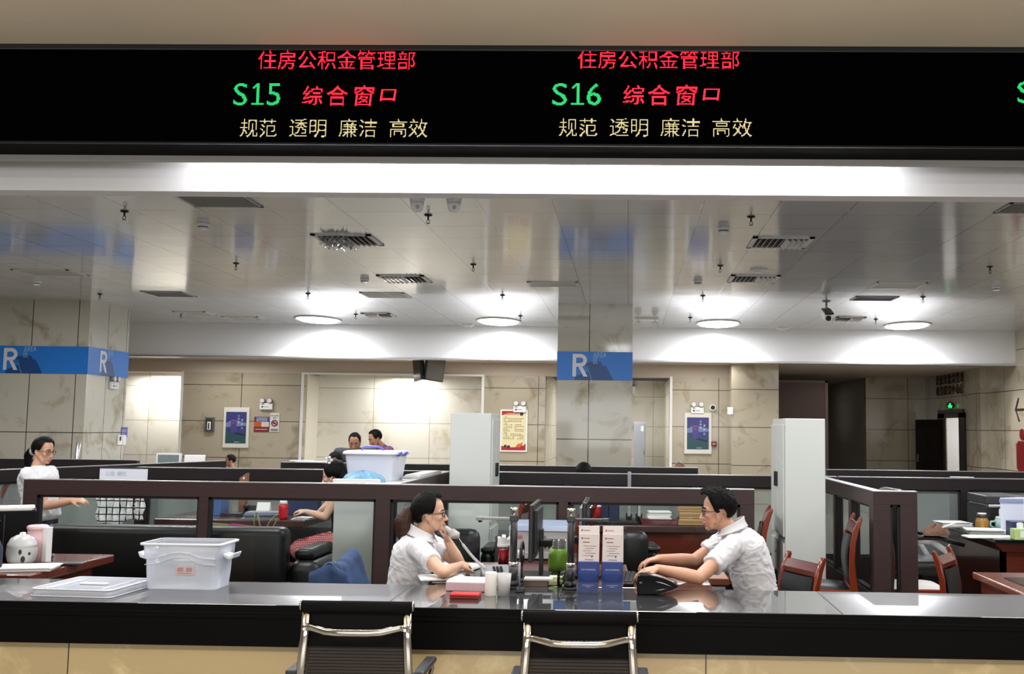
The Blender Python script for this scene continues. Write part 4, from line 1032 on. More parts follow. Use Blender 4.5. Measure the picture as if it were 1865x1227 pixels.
a0, a1 = at(174, 905, 8.84), at(266, 905, 8.84)
t = thing('plaid_shirt', 'white shirt with black plaid lines hung under the whiteboard', 'shirt', ((a0.x+a1.x)/2, 8.84, 0))
sw = (a1.x-a0.x)/2
def shirt(u, v):
    x = -sw+2*sw*u; hem = .52 if u < .62 else .52+.06*math.sin((u-.62)/.38*PI/2)
    lo = at(220, 956, 8.84).z+.06*max(0, (u-.55)/.45)**.6; hi = 1.09
    z = hi+(lo-hi)*v
    return (x*(1-.06*v)+.01*math.sin(14*v+u*5), .012*math.sin(u*23+2*v)+.010*math.sin(u*47), z+.012*math.sin(u*11)*v)
M_plaid = tiled('plaid_cloth', (226, 226, 226), (226, 226, 226), .058, .058, axis='x', rough=.9, mortar=.0048, mcol=(28, 28, 32), vein=False, spec=.1)
MB().grid(shirt, 60, 24).build('cloth', M_plaid, t, solid=.004)
b = MB()
for i in range(4): b.ell((sw*.62, -.03, .86+.03*i), (.008, .004, .008), 8, 6)
b.build('buttons', M_black_pl, t)

# ------------------------------------------------------------------ things on the desk of the woman with the flower clip
def on(px, py, z=ZT): return onz(px, py, z)
def pz(px, Y): return at(px, 900, Y).x
t = thing('red_thermos', 'red thermos flask with a white cap on the far desk', 'flask', (pz(517, 9.2), 9.2, ZT))
MB().lathe([(0, 0), (.040, 0), (.043, .02), (.040, .075), (.042, .085), (.042, .125), (.03, .135)], 24).build('body', mat('thermos_red', (186, 24, 36), .3), t)
MB().lathe([(.034, .133), (.034, .150), (.028, .165), (0, .168)], 20).build('cap', M_white_pl, t)
t = thing('file_box', 'blue file box on the far desk, left of the red thermos', 'box', (pz(404, 9.55), 9.55, ZT)); MB().bb((-.035, -.1, 0), (.035, .1, .21)).build('box', mat('blue_file', (74, 104, 158), .5), t, bevel=.003)
t = thing('file_box', 'wide dark blue file box behind the red thermos', 'box', (pz(556, 9.72), 9.72, ZT)); MB().bb((-.14, -.06, 0), (.14, .06, .22)).build('box', mat('dark_blue_file', (42, 56, 94), .5), t, bevel=.003)
t = thing('desk_telephone', 'black telephone on the far desk in the middle of the pane', 'telephone', (pz(462, 9.6), 9.6, ZT), .3)
MB().prism([(-.1, 0), (.1, 0), (.1, .08), (-.1, .03)], -.09, .09, 'x').build('body', M_black_pl, t, bevel=.006)
MB().box((-.06, 0, .085), (.045, .2, .035)).build('handset', M_black_pl, t, bevel=.008)
paper_stack('loose_papers', 'grey papers heaped at the left of the red thermos', (pz(480, 9.2)+.0, 9.25, ZT), .34, .18, .06, .1, m=mat('grey_papers', (120, 126, 138), .6), jit=.02, n=8)
paper_stack('loose_papers', 'white crumpled sheets right of the red thermos', (pz(548, 9.2)+.03, 9.22, ZT), .15, .12, .02, -.3, jit=.02, n=6)
t = thing('desk_calendar', 'small white standing calendar on the far desk', 'calendar', (pz(487, 9.5), 9.42, ZT)); MB().prism([(-.05, 0), (.05, 0), (.0, .13)], -.06, .06, 'x').build('card', M_paper, t)
paper_stack('file_folder', 'dark folders beside the blue file box on the far desk', (pz(432, 9.4)-.04, 9.45, ZT), .18, .2, .03, 0, m=M_dark_pl, n=3, cat='folder')
t = thing('pink_folder', 'pink folder standing behind the black sofa', 'folder', (pz(440, 8.8), 8.80, .42)); MB().prism([(-.09, 0), (.12, 0), (.12, .315), (.07, .32), (-.07, .335), (-.09, .33)], -.006, .006, 'y').build('folder', mat('pink_card', (176, 70, 118), .5), t)
t = thing('yellow_folder', 'yellow-green folder beside the pink folder', 'folder', (pz(400, 8.86), 8.84, .42)); MB().prism([(-.09, 0), (.10, 0), (.10, .325), (.04, .33), (-.08, .335), (-.09, .33)], -.006, .006, 'y').build('folder', mat('olive_card', (140, 140, 84), .6), t)
t = thing('side_bench', 'narrow dark bench under the folders and the handbag', 'bench', (-3.05, 8.82, 0))
MB().bb((-.60, -.12, .38), (.60, .12, .42)).build('seat', M_darkwood, t)
for x in (-.5, .5):
    for y in (-.09, .09): MB().cyl((x, y, 0), (x, y, .38), .015, n=8).build('leg', M_darkwood, t)
p = at(480, 960, 8.8)
t = thing('handbag', 'pale handbag with lime straps behind the sofa end', 'bag', (p.x, 8.82, .42))
MB().rings([rr3(.20, .10, .03, 0), rr3(.22, .12, .04, .05), rr3(.20, .10, .04, .22), rr3(.16, .07, .03, .27)]).build('body', mat('cream_bag', (206, 204, 190), .6), t)
M_lime = mat('lime_strap', (140, 146, 96), .6)
MB().tube([(-.07, -.02, .26), (-.085, -.02, .37), (-.07, -.02, .43), (-.05, -.02, .40), (-.02, -.02, .27)], .012, 8, flat=(1, .4)).build('strap', M_lime, t)
MB().tube([(.0, .02, .26), (.03, .02, .34), (.09, .02, .41), (.095, .02, .36), (.05, .02, .27)], .012, 8, flat=(1, .4)).build('strap', M_lime, t)

# ------------------------------------------------------------------ things on the desk behind the glass, right of the leaflets
t = thing('drink_cup', 'red and white paper cup with a straw behind the right pole', 'cup', (pz(1086, 9.3), 9.3, ZT))
MB().lathe([(0, 0), (.034, 0), (.046, .14), (.046, .142)], 22).build('cup', mat('cup_red', (196, 50, 44), .4, noise=.5, nscale=30), t)
MB().lathe([(.048, .14), (.048, .15), (.03, .165), (0, .166)], 22).build('lid', M_white_pl, t)
MB().cyl((0, 0, .16), (-.03, 0, .24), .005, n=8).build('straw', M_dark_pl, t)
for i, (px, lab) in enumerate(((1100, 'left of the pair of dark blue file boxes'), (1119, 'right of the pair of dark blue file boxes'))):
    t = thing('file_box', lab, 'box', (pz(px, 9.5), 9.5, ZT), 0, 'dark blue file boxes'); MB().bb((-.046, -.12, 0), (.046, .12, .24)).build('box', mat('navy_file', (38, 48, 78), .45), t, bevel=.003)
t = thing('keyboard', 'black keyboard lying on the desk behind the glass', 'keyboard', (pz(1120, 9.2), 9.22, ZT), .05); MB().bb((-.2, -.06, 0), (.2, .06, .025)).build('body', M_black_pl, t, bevel=.004)
b = MB()
for i in range(12):
    for j in range(4): b.box((-.17+.031*i, -.04+.026*j, .028), (.025, .02, .008))
b.build('keys', M_dark_pl, t)
for px, lab in ((1146, 'thin grey monitor stand rising above the partition'), (1164, 'pale thin monitor edge behind the glass, right of the stand')):
    t = thing('monitor', lab, 'monitor', (pz(px, 9.45), 9.5, ZT), 0)
    hh = .44 if px == 1146 else .24
    MB().bb((-.016, -.22, .06), (.016, .22, hh)).build('panel', M_grey_pl if px == 1146 else M_alu, t, bevel=.006)
    MB().bb((-.03, -.03, 0), (.03, .03, .07)).prism(rrect(.06, .18, .02), 0, .012, 'z').build('foot', M_black_pl, t)
t = thing('paper_tray', 'dark red tray heaped with white papers behind the glass', 'tray', (pz(1200, 9.3), 9.3, ZT))
MB().bb((-.15, -.12, 0), (.15, .12, .01)).prism([(-.15, 0), (-.14, 0), (-.16, .06), (-.17, .06)], -.12, .12).prism([(.15, 0), (.14, 0), (.17, .06), (.18, .06)], -.12, .12).bb((-.15, -.125, 0), (.15, -.115, .05)).build('tray', mat('maroon_tray', (86, 26, 28), .35), t)
paper_stack('loose_papers', 'white papers heaped in the dark red tray', (pz(1200, 9.3), 9.3, ZT+.012), .20, .16, .10, .12, jit=.014, n=9)
for i in range(3):
    t = thing('cardboard_file', ('topmost', 'middle', 'lowest')[2-i]+' of the three tan files stacked behind the man\'s glasses', 'file', (pz(1262, 9.3)+.055+(.0, .01, .005)[i], 9.3, ZT+.058*i), 0, 'tan files stacked behind the glass')
    MB().bb((-.19, -.12, .002), (.19, .12, .056)).build('box', mat('tan_card', (190, 158, 108), .7), t, bevel=.004)
    MB().bb((-.19, -.122, .018), (.19, -.119, .040)).build('spine', mat('tan_spine', (160, 124, 78), .7), t)
# ------------------------------------------------------------------ things at the far right
p = onz(1788, 953, ZT)
t = thing('printer', 'black office printer with a silver band on the right desk', 'printer', (at(1788, 920, 9.2).x, 9.1, ZT))
pw = at(1832, 920, 9.2).x-at(1788, 920, 9.2).x+.12
MB().bb((0, 0, 0), (pw, .5, .21)).build('body', M_black_pl, t, bevel=.01)
MB().bb((.02, -.02, .20), (pw, .5, .225)).build('silver_band', M_alu, t, bevel=.006)
MB().bb((0, 0, .225), (pw, .5, .30)).build('scanner_lid', M_dark_pl, t, bevel=.012)
MB().bb((.05, -.005, .06), (pw-.03, .01, .16)).build('output_tray', mat('tray_black', (8, 8, 8), .5), t)
p = onz(1770, 953, ZT)
t = thing('teal_mug', 'pale teal mug with rabbit-ear lid on the right desk', 'mug', (p.x, 9.0, ZT))
MB().lathe([(0, 0), (.060, 0), (.063, .11), (.058, .112)], 26).build('body', mat('pale_teal', (176, 214, 208), .35), t)
MB().tube([(-.06, 0, .09), (-.10, 0, .085), (-.105, 0, .05), (-.06, 0, .03)], .010, 8).build('handle', _M['pale_teal'], t)
MB().lathe([(.060, .110), (.055, .13), (0, .14)], 22).build('lid', M_white_pl, t)
for x in (-.02, .015): MB().ell((x, 0, .165), (.010, .008, .035), 10, 8).build('ear', M_white_pl, t)
t = thing('honey_jar', 'amber glass jar with a white-topped lid beside the teal mug', 'jar', (at(1788.5, 940, 8.95).x, 8.95, ZT))
MB().lathe([(0, 0), (.050, 0), (.055, .02), (.055, .10), (.040, .125)], 26).build('body', mat('amber', (150, 112, 52), .15), t)
MB().cyl((0, 0, .125), (0, 0, .150), .042, n=24).build('lid', M_dark_pl, t); MB().cyl((0, 0, .150), (0, 0, .162), .036, n=24).build('cap', M_white_pl, t)
paper_stack('loose_papers', 'curling white papers on the right desk under the mug', (at(1800, 955, 8.75).x-.02, 8.76, ZT), .30, .16, .05, -.15, jit=.03, n=9)
paper_stack('loose_papers', 'thin white sheets at the front of the right desk', (at(1805, 970, 8.5).x, 8.50, ZT), .40, .14, .014, .05, jit=.02, n=5)
paper_stack('loose_papers', 'bundle of papers at the far left corner of the right desk', (at(1735, 945, 9.4).x, 9.40, ZT), .26, .2, .05, .1, jit=.02, n=7)
t = thing('standing_documents', 'pale blue-headed documents standing upright at the right edge', 'documents', (at(1848, 920, 8.85).x, 8.85, ZT))
for i in range(4): MB().box((-.02+.05*i, .03*i, .15+.01*i), (.20, .006, .30-.02*i), rz=.06*i).build('sheet', M_paper if i else mat('blue_headed', (214, 220, 236), .6), t)
MB().bb((-.13, -.01, .26), (.07, -.006, .29)).build('blue_header', mat('header_blue', (140, 154, 190), .6), t)
t = thing('file_rack', 'dark blue file rack at the right edge of the right desk', 'rack', (at(1858, 950, 8.6).x, 8.55, ZT))
MB().bb((-.10, -.04, 0), (.15, .10, .13)).build('box', mat('navy_rack', (44, 52, 92), .45), t, bevel=.004)
for i in range(3): MB().bb((-.08+.06*i, -.043, .02), (-.05+.06*i, -.040, .07)).build('white_tag', M_white_pl, t)
t = thing('tissue_box', 'lime green and white tissue box at the right edge', 'tissue box', (at(1857, 970, 8.42).x, 8.40, ZT))
MB().bb((-.065, -.05, 0), (.10, .05, .085)).build('box', mat('tissue_lime', (178, 200, 130), .5), t, bevel=.004)
MB().bb((-.02, -.052, .02), (.10, -.05, .07)).build('white_panel', M_white_pl, t)
MB().grid(lambda u, v: (-.03+.06*u, .02*math.sin(7*u), .085+.05*v*(1-.4*abs(u-.5))), 8, 4).build('tissue', M_paper, t)
p = at(1690, 1000, 8.1)
t = thing('office_chair', 'black office chair with silver arms right of the end frame', 'chair', (2.44, 8.80, 0), .1)
soft_block(MB(), (0, 0, .50), (.52, .50, .12), .05).build('seat', M_leather, t)
soft_block(MB(), (-.22, 0, .82), (.12, .48, .62), .05).build('backrest', M_leather, t)
for s in (-1, 1):
    MB().tube([(-.16, s*.28, .73), (.0, s*.29, .72), (.12, s*.29, .64), (.18, s*.28, .55), (.18, s*.27, .45)], .026, 10, flat=(.5, 1)).build('arm_frame', mat('pale_silver', (206, 206, 208), .35, .3), t)
    MB().tube([(-.18, s*.29, .75), (.05, s*.30, .75), (.26, s*.30, .695)], .018, 8).build('arm_pad', M_black_pl, t)
    MB().tube([(.10, s*.29, .65), (.16, s*.295, .72)], .012, 8).build('arm_strut', M_alu, t)
MB().cyl((0, 0, .1), (0, 0, .45), .028, n=12).build('column', M_dark_pl, t)
for i in range(5):
    a = 2*PI*i/5; MB().tube([(0, 0, .11), (.28*math.cos(a), .28*math.sin(a), .03)], [.03, .018], 8).build('leg', M_dark_pl, t)
p = at(1684, 970, 8.2)
t = thing('brown_purse', 'crumpled brown purse on the arm of the black office chair', 'purse', (2.50, 8.50, .775), .3)
MB().grid(lambda u, v: (.13*math.cos(2*PI*u)*math.cos(PI*v/2)*(1+.15*math.sin(4*PI*u)), .07*math.sin(2*PI*u)*math.cos(PI*v/2), .075*math.sin(PI*v/2)*(1+.25*math.sin(6*PI*u))), 30, 8).build('body', mat('brown_leather', (104, 70, 52), .6, bump=.8, bscale=40), t)
MB().tube([(.04, -.02, .06), (.12, -.03, .085), (.16, -.03, .10)], .009, 6).build('pale_clasp', M_paper, t)

# ------------------------------------------------------------------ papers and boards on the rows behind
p = at(318, 842, 11.0)
t = thing('white_monitor', 'white computer screen with grey glass showing over the slanting partition', 'monitor', (at(308, 835, 12.6).x, 12.6, .76))
MB().bb((-.15, -.02, .05), (.15, .02, .47)).build('shell', M_white_pl, t); MB().bb((-.13, -.023, .30), (.13, -.02, .45)).build('screen', mat('grey_screen', (120, 132, 132), .2), t)
MB().bb((-.03, -.03, 0), (.03, .03, .06)).prism(rrect(.2, .16, .03), 0, .012, 'z').build('foot', M_white_pl, t)
t = thing('office_desk', 'desk hidden behind the slanting partition under the white screen', 'desk', (at(318, 850, 12.6).x+.2, 12.4, 0)); MB().bb((-.5, 0, .72), (.45, .5, .76)).build('desktop', M_dktop, t); MB().bb((-.48, .02, 0), (-.44, .48, .72)).bb((.39, .02, 0), (.43, .48, .72)).build('side_panel', M_redwood, t)
t = thing('white_binder', 'white binder leaning beside the white screen', 'binder', (at(352, 838, 12.6).x+.02, 12.6, .76), .1); MB().bb((-.12, -.03, 0), (.12, .03, .45)).build('cover', M_paper, t, bevel=.008)
t = thing('wooden_block', 'small wooden tag block standing on the second row desk', 'block', (at(446, 862, 9.75).x, 9.72, 1.03-.27), -.3)
MB().prism([(-.03, 0), (.04, .0), (.05, .38), (-.03, .33)], -.02, .02, 'y').build('block', mat('tan_wood', (150, 104, 76), .5), t); MB().cyl((.02, -.021, .33), (.02, -.024, .33), .012, n=10).build('dot', M_white_pl, t)
# ------------------------------------------------------------------ air vents, heads and cameras in the office ceiling
M_vent = mat('vent_white', (206, 206, 204), .45)
M_slot = mat('vent_slot', (48, 46, 44), .6)
def ceil_at(px, py): p = onz(px, py, ZC); return (p.x, p.y, ZC)
def diffuser(label, px, py, film=False, s=.30):
    t = thing('air_diffuser', label, 'air vent', ceil_at(px, py), 0, 'square air vents in the ceiling')
    MB().bb((-s, -s, -.012), (s, -s+.05, 0)).bb((-s, s-.05, -.012), (s, s, 0)).bb((-s, -s, -.012), (-s+.05, s, 0)).bb((s-.05, -s, -.012), (s, s, 0)).build('frame', M_vent, t)
    MB().bb((-s+.05, -s+.05, -.004), (s-.05, s-.05, -.002)).build('back_plate', M_slot, t)
    n = 9
    for i in range(n):
        x = (-s+.08)+(2*s-.16)*i/(n-1); a = .7 if i < n/2 else -.7
        MB().box((0, 0, 0), (.004, 2*s-.16, .05), M=Matrix.Translation((x, 0, -.022)) @ Matrix.Rotation(a, 4, 'Y')).build('louvre', M_vent, t)
    if film:
        MB().grid(lambda u, v: (-s+.06+(2*s-.3)*u, -s+.06+(2*s-.12)*v, -.05-.03*math.sin(17*u+9*v)*math.sin(11*v)-.012*math.sin(41*u)), 24, 24, smooth=False).build('plastic_film', thin_glass('vent_film', (.92, .92, .92), 1.0, haze=.25, hazecol=(.75, .75, .75)), t)
    return t
diffuser('ceiling air vent with crinkled clear film, left of the two white dome cameras', 634, 436, True)
diffuser('square ceiling air vent in the middle, above the pale panel', 737, 507)
diffuser('square ceiling air vent above the round speaker, right of the column', 1420, 441)
diffuser('square ceiling air vent behind the disc detector, right of the column', 1372, 507)
diffuser('far small ceiling air vent near the left bright lamp', 690, 573, s=.25)
diffuser('far ceiling air vent under the bullet camera', 1545, 580, s=.25)
def grille(label, px, py, w, d, dark=True, n=14, rz=0):
    t = thing('ceiling_grille', label, 'air vent', ceil_at(px, py), rz)
    MB().bb((-w, -d, -.010), (w, -d+.03, 0)).bb((-w, d-.03, -.010), (w, d, 0)).bb((-w, -d, -.01), (-w+.03, d, 0)).bb((w-.03, -d, -.01), (w, d, 0)).build('frame', M_vent if not dark else M_grey_pl, t)
    b = MB()
    if dark: MB().bb((-w+.03, -d+.03, -.003), (w-.03, d-.03, -.001)).build('back_plate', M_slot, t)
    else: MB().bb((-w+.03, -d+.03, -.006), (w-.03, d-.03, -.001)).build('panel', mat('grille_pale', (168, 166, 160), .5), t)
    if n:
        for i in range(n): x = -w+.05+(2*w-.1)*i/(n-1); b.box((x, 0, -.008), (.012, 2*d-.07, .010))
        b.build('slats', mat('slat_grey', (132, 130, 126), .5) if dark else M_vent, t)
    return t
grille('slatted ceiling grille at the beam, upper left', 398, 365, .30, .24, True, 22)
grille('slatted ceiling grille at the beam, upper right corner', 1890, 378, .30, .2, True, 22)
grille('dark ceiling return grille right of the left column', 308, 535, .30, .28, True, 0)
grille('dark ceiling return grille near the bullet camera', 1592, 543, .30, .22, True, 0)
grille('pale access panel in the ceiling before the dark grille at the right', 1634, 519, .32, .26, False, 0)
grille('grey flat panel in the ceiling, left of the middle column', 1008, 517, .33, .22, False, 0)
grille('pale slatted panel behind the middle air vent', 703, 537, .32, .28, False, 10)
grille('framed ceiling vent above the left column', 92, 496, .36, .26, False, 0)
grille('small ceiling vent left of the far tan vent', 355, 570, .28, .26, False, 5)
grille('far tan ceiling vent nearest the fascia at the left', 446, 579, .32, .26, False, 5)
M_spr = mat('sprinkler_metal', (40, 38, 37), .35, .7)
sp = None
SPK = ((227, 384, 'left of the round detector at upper left'), (780, 391, 'just under the two dome cameras'), (1368, 394, 'above the right-hand air vents'), (430, 479, 'in the middle of the left ceiling'), (862, 481, 'between the middle vent and the column'), (1312, 483, 'just right of the middle column, left of the vent'), (1803, 485, 'at the far right of the ceiling'), (182, 535, 'in front of the left column'), (561, 534, 'above the leftmost bright lamp'), (915, 537, 'above the lamp left of the column'), (1280, 538, 'above the lamp right of the column'), (1681, 540, 'above the rightmost bright lamp'), (330, 570, 'by the far left vent'), (648, 572, 'between the two left lamps'), (948, 575, 'right beside the lamp left of the column'), (1257, 578, 'just left of the lamp right of the column'), (1595, 581, 'just left of the rightmost lamp'))
for px, py, w in SPK:
    if sp is None:
        sp = thing('sprinkler', 'small dark ceiling sprinkler '+w, 'sprinkler', ceil_at(px, py), 0, 'ceiling sprinklers'); first = sp
        MB().lathe([(.036, 0), (.034, -.010), (.018, -.016), (0, -.017)], 20).build('plate', M_spr, sp)
        MB().cyl((0, 0, -.015), (0, 0, -.05), .008, n=10).tube([(.008, 0, -.045), (.014, 0, -.06), (.004, 0, -.078)], .003, 6).tube([(-.008, 0, -.045), (-.014, 0, -.06), (-.004, 0, -.078)], .003, 6).build('head', M_spr, sp)
        MB().lathe([(0, -.078), (.018, -.079), (.018, -.082), (0, -.083)], 14).build('deflector', M_spr, sp)
    else: dup(first, ceil_at(px, py), None, 'small dark ceiling sprinkler '+w)
fd = None
for px, py, w in ((370, 406, 'at upper left near the slatted grille'), (664, 507, 'left of the middle air vent'), (1271, 510, 'close right of the middle column'), (1318, 413, 'above the right-hand vents'), (67, 511, 'by the left column'), (1814, 521, 'at the far right')):
    if fd is None:
        fd = thing('smoke_detector', 'round white smoke detector '+w, 'smoke detector', ceil_at(px, py), 0, 'white smoke detectors')
        MB().lathe([(.055, 0), (.055, -.022), (.050, -.030), (.046, -.034), (.046, -.05), (.030, -.062), (0, -.065)], 26).build('housing', M_white_pl, fd)
        MB().lathe([(.0475, -.036), (.0475, -.044), (.0475, -.045)], 26, cap=False).build('vent_band', M_slot, fd)
    else: dup(fd, ceil_at(px, py), None, 'round white smoke detector '+w)
t = thing('disc_speaker', 'flat white disc on the ceiling just before the right-hand vent', 'speaker', ceil_at(1382, 490)); MB().lathe([(.10, 0), (.10, -.02), (.08, -.035), (0, -.037)], 30).build('housing', M_white_pl, t); MB().lathe([(.07, -.0365), (.065, -.039), (0, -.040)], 30).build('cover', M_vent, t)
for px, py, lab in ((760, 360, 'left of the two white dome cameras under the beam'), (827, 361, 'right of the two white dome cameras under the beam')):
    t = thing('dome_camera', lab, 'camera', ceil_at(px, py), 0, 'white dome cameras')
    MB().lathe([(.062, 0), (.062, -.03), (.057, -.036)], 28).build('base', M_white_pl, t)
    MB().lathe([(.056, -.034), (.054, -.07), (.045, -.10), (.03, -.118), (0, -.124)], 28).build('dome', M_white_pl, t)
    MB().ell((.012, -.046, -.085), (.018, .012, .018), 14, 8).build('lens', mat('pale_lens', (170, 170, 172), .2), t)
    MB().bb((-.012, -.0632, -.018), (.014, -.0615, -.012)).build('mark', M_slot, t)
p = ceil_at(1505, 548)
t = thing('bullet_camera', 'black and white bullet camera hanging on a rod from the ceiling', 'camera', p)
z = (at(1505, 572, p[1]).z-ZC)
MB().lathe([(.06, 0), (.06, -.012), (.02, -.02)], 20).build('flange', M_grey_pl, t); MB().cyl((0, 0, -.01), (0, 0, z+.03), .014, n=10).build('rod', M_grey_pl, t)
MB().box((0, 0, 0), (.10, .26, .10), M=Matrix.Translation((0, -.02, z-.02)) @ Matrix.Rotation(.35, 4, 'X')).build('body', M_white_pl, t, bevel=.012)
MB().box((0, 0, .05), (.13, .30, .03), M=Matrix.Translation((.01, -.02, z-.01)) @ Matrix.Rotation(.35, 4, 'X')).build('sun_hood', M_black_pl, t, bevel=.008)
MB().cyl((0, -.15, z-.075), (0, -.158, z-.078), .04, n=18).build('lens', M_black_pl, t)
MB().tube([(.03, .05, z+.10), (.07, .06, z+.03), (.09, .08, z-.02), (.06, .12, z-.03)], .008, 6).build('cable', M_black_pl, t)
for px, py, lab in ((849, 591, 'flat white box on the ceiling edge left of the middle column'), (1430, 596, 'flat white box on the ceiling edge right of the third lamp')):
    p = onz(px, py-3, ZC); t = thing('ceiling_box', lab, 'detector', (p.x, 18.9, ZC)); MB().bb((-.10, -.05, -.03), (.10, .05, 0)).bb((-.07, -.03, -.05), (.07, .03, -.03)).build('housing', M_white_pl, t, bevel=.008)

# ------------------------------------------------------------------ twin-head emergency lights
def emergency(label, loc, rz, k=1.0):
    """loc = wall point, the light faces -y at rz = 0"""
    t = thing('emergency_light', label, 'emergency light', loc, rz, 'twin-head emergency lights'); t.scale = (k,)*3
    MB().bb((-.13, -.05, -.13), (.13, 0, 0)).build('body', M_white_pl, t, bevel=.006)
    for s in (-1, 1):
        h = MB(); h.cyl((s*.075, -.01, .055), (s*.075, -.075, .05), .045, .052, 20).cyl((s*.075, -.03, 0), (s*.075, -.03, .02), .01, n=8); h.build('lamp_head', M_grey_pl, t)
        MB().cyl((s*.075, -.0755, .05), (s*.075, -.079, .05), .044, n=20).build('reflector', mat('lamp_glass', (214, 214, 212), .2), t)
    MB().bb((-.09, -.052, -.09), (-.055, -.05, -.06)).build('window', M_black_pl, t); MB().bb((-.04, -.0515, -.08), (.05, -.05, -.07)).bb((-.10, -.0515, -.035), (-.04, -.05, -.025)).build('print', mat('grey_print', (110, 110, 110), .5), t)
    return t
def wall_at(px, py, Y=20.99): p = at(px, py, Y); return (p.x, Y, p.z)
emergency('emergency light above the left framed poster and no-smoking sign', wall_at(486, 734), 0)
emergency('emergency light above the cream notice with red ends', wall_at(947, 739), 0)
emergency('emergency light above the right framed poster', wall_at(1270, 741), 0)
p = onx(225, 700, -8.335); emergency('emergency light on the side of the left column, under the blue band', (-8.335, p.y-.35, at(225, 697, p.y).z), PI/2, .9)
p = at(1163, 705, 16.2); emergency('emergency light on the right side of the middle column', (.065, 16.0, p.z), PI/2, .9)
p = at(1177, 582, 17.6); t = thing('emergency_light', 'emergency light hanging at the ceiling right of the middle column', 'emergency light', (p.x, 17.6, ZC), 0, 'twin-head emergency lights')
MB().bb((-.20, -.12, -.03), (.20, .12, 0)).build('body', M_white_pl, t, bevel=.006)
for s in (-1, 1): MB().cyl((s*.14, -.02, -.10), (s*.15, -.10, -.13), .055, .065, 18).cyl((s*.14, 0, -.03), (s*.14, 0, -.10), .012, n=8).build('lamp_head', M_white_pl, t)

# ------------------------------------------------------------------ posters, notices and boxes on the back wall
def panel(b, x0, z0, x1, z1, y=0.0, th=.001): return b.bb((x0, y-th, z0), (x1, y, z1))
def framed_poster(label, pxa, pxb, pya, pyb):
    a = at(pxa, pyb, 20.97); c = at(pxb, pya, 20.97); w, h = (c.x-a.x), (c.z-a.z)
    t = thing('framed_poster', label, 'poster', (a.x, 20.98, a.z), 0)
    MB().bb((0, -.02, 0), (w, .018, h)).build('frame', mat('poster_frame', (216, 214, 204), .4), t, bevel=.006)
    m, mt = w*.10, h*.11
    panel(MB(), m, mt, w-m, h-mt, -.0205).build('art', mat('poster_indigo', (58, 60, 120), .35), t)
    b = MB(); b.add([(m, -.0218, mt), (w-m, -.0218, mt), (w-m, -.0218, mt+h*.22), (m+w*.3, -.0218, mt+h*.33), (m, -.0218, mt+h*.36)], [(0, 1, 2, 3, 4)]); b.build('green_ground', mat('poster_green', (44, 78, 84), .35), t)
    b = MB(); b.add([(m, -.0222, mt+h*.50), (m+w*.25, -.0222, mt+h*.58), (m+w*.5, -.0222, mt+h*.56), (w-m, -.0222, mt+h*.50), (w-m, -.0222, mt+h*.44), (m+w*.4, -.0222, mt+h*.42), (m, -.0222, mt+h*.40)], [(0, 1, 2, 3, 4, 5, 6)]); b.build('pale_cloud', mat('poster_cloud', (112, 126, 168), .4), t)
    panel(MB(), m+w*.20, mt+h*.26, m+w*.42, mt+h*.56, -.0225).build('violet_block', mat('poster_violet', (72, 66, 132), .4), t)
    b = MB(); b.add([(m+w*.08, -.0228, mt+h*.36), (m+w*.35, -.0228, mt+h*.24), (w-m-w*.06, -.0228, mt+h*.18), (w-m-w*.05, -.0228, mt+h*.215), (m+w*.35, -.0228, mt+h*.29)], [(0, 1, 2, 3, 4)]); b.build('dark_boat', mat('poster_navy', (22, 36, 66), .4), t)
    panel(MB(), m+w*.24, mt+h*.48, m+w*.34, mt+h*.52, -.0231).build('red_mark', mat('poster_red', (176, 50, 60), .4), t)
    b = MB()
    for i, ch in enumerate('公积金'): text_into(b, ch, w*.085, facing((m+w*.46, -.0235, h-mt-h*(.12+.075*i))))
    for i, ch in enumerate('惠民生'): text_into(b, ch, w*.085, facing((m+w*.60, -.0235, h-mt-h*(.22+.10*i))))
    b.bb((m+w*.35, -.0236, mt+h*.03), (w-m-w*.25, -.0235, mt+h*.04))
    b.build('lettering', mat('poster_letters', (206, 212, 230), .5), t)
    return t
framed_poster('framed blue and green poster on the left stretch of marble wall', 405, 455, 742, 815)
framed_poster('framed blue and green poster on the right stretch of marble wall', 1246, 1296, 752, 826)
a = at(910, 822, 20.97); c = at(961, 746, 20.97); w, h = c.x-a.x, c.z-a.z
t = thing('wall_notice', 'cream notice with red top and bottom on the marble wall', 'notice', (a.x, 20.985, a.z))
MB().bb((0, -.012, 0), (w, .014, h)).build('board', M_paper, t)
m = w*.05
panel(MB(), m, m, w-m, h-m, -.0125).build('cream_field', mat('notice_cream', (224, 212, 168), .5), t)
M_nr = mat('notice_red', (168, 34, 34), .45)
b = MB(); panel(b, m, h*.93, w-m, h-m, -.0138); b.add([(m, -.0142, h*.93), (m, -.0142, h*.86), (w*.3, -.0142, h*.92), (w*.6, -.0142, h*.91), (w-m, -.0142, h*.94)], [(0, 1, 2, 3, 4)]); b.build('red_header', M_nr, t)
b = MB(); b.add([(m, -.0138, m), (w-m, -.0138, m), (w-m, -.0138, h*.20), (w*.85, -.0138, h*.14), (w*.72, -.0138, h*.20), (w*.60, -.0138, h*.11), (w*.3, -.0138, h*.10), (m, -.0138, h*.14)], [tuple(range(8))]); b.build('red_footer', M_nr, t)
b = MB(); b.add([(w*.58, -.0150, h*.12), (w*.72, -.0150, h*.10), (w*.84, -.0150, h*.18), (w*.82, -.0150, h*.235), (w*.74, -.0150, h*.18), (w*.66, -.0150, h*.19)], [tuple(range(6))]); b.build('orange_swirl', mat('notice_orange', (206, 104, 58), .5), t)
b = MB(); text_into(b, '办事群众须知', .1, facing((w*.12, -.0155, h*.87)), fit=w*.56); b.build('title', mat('title_red', (206, 60, 56), .5), t)
b = MB()
random.seed(3)
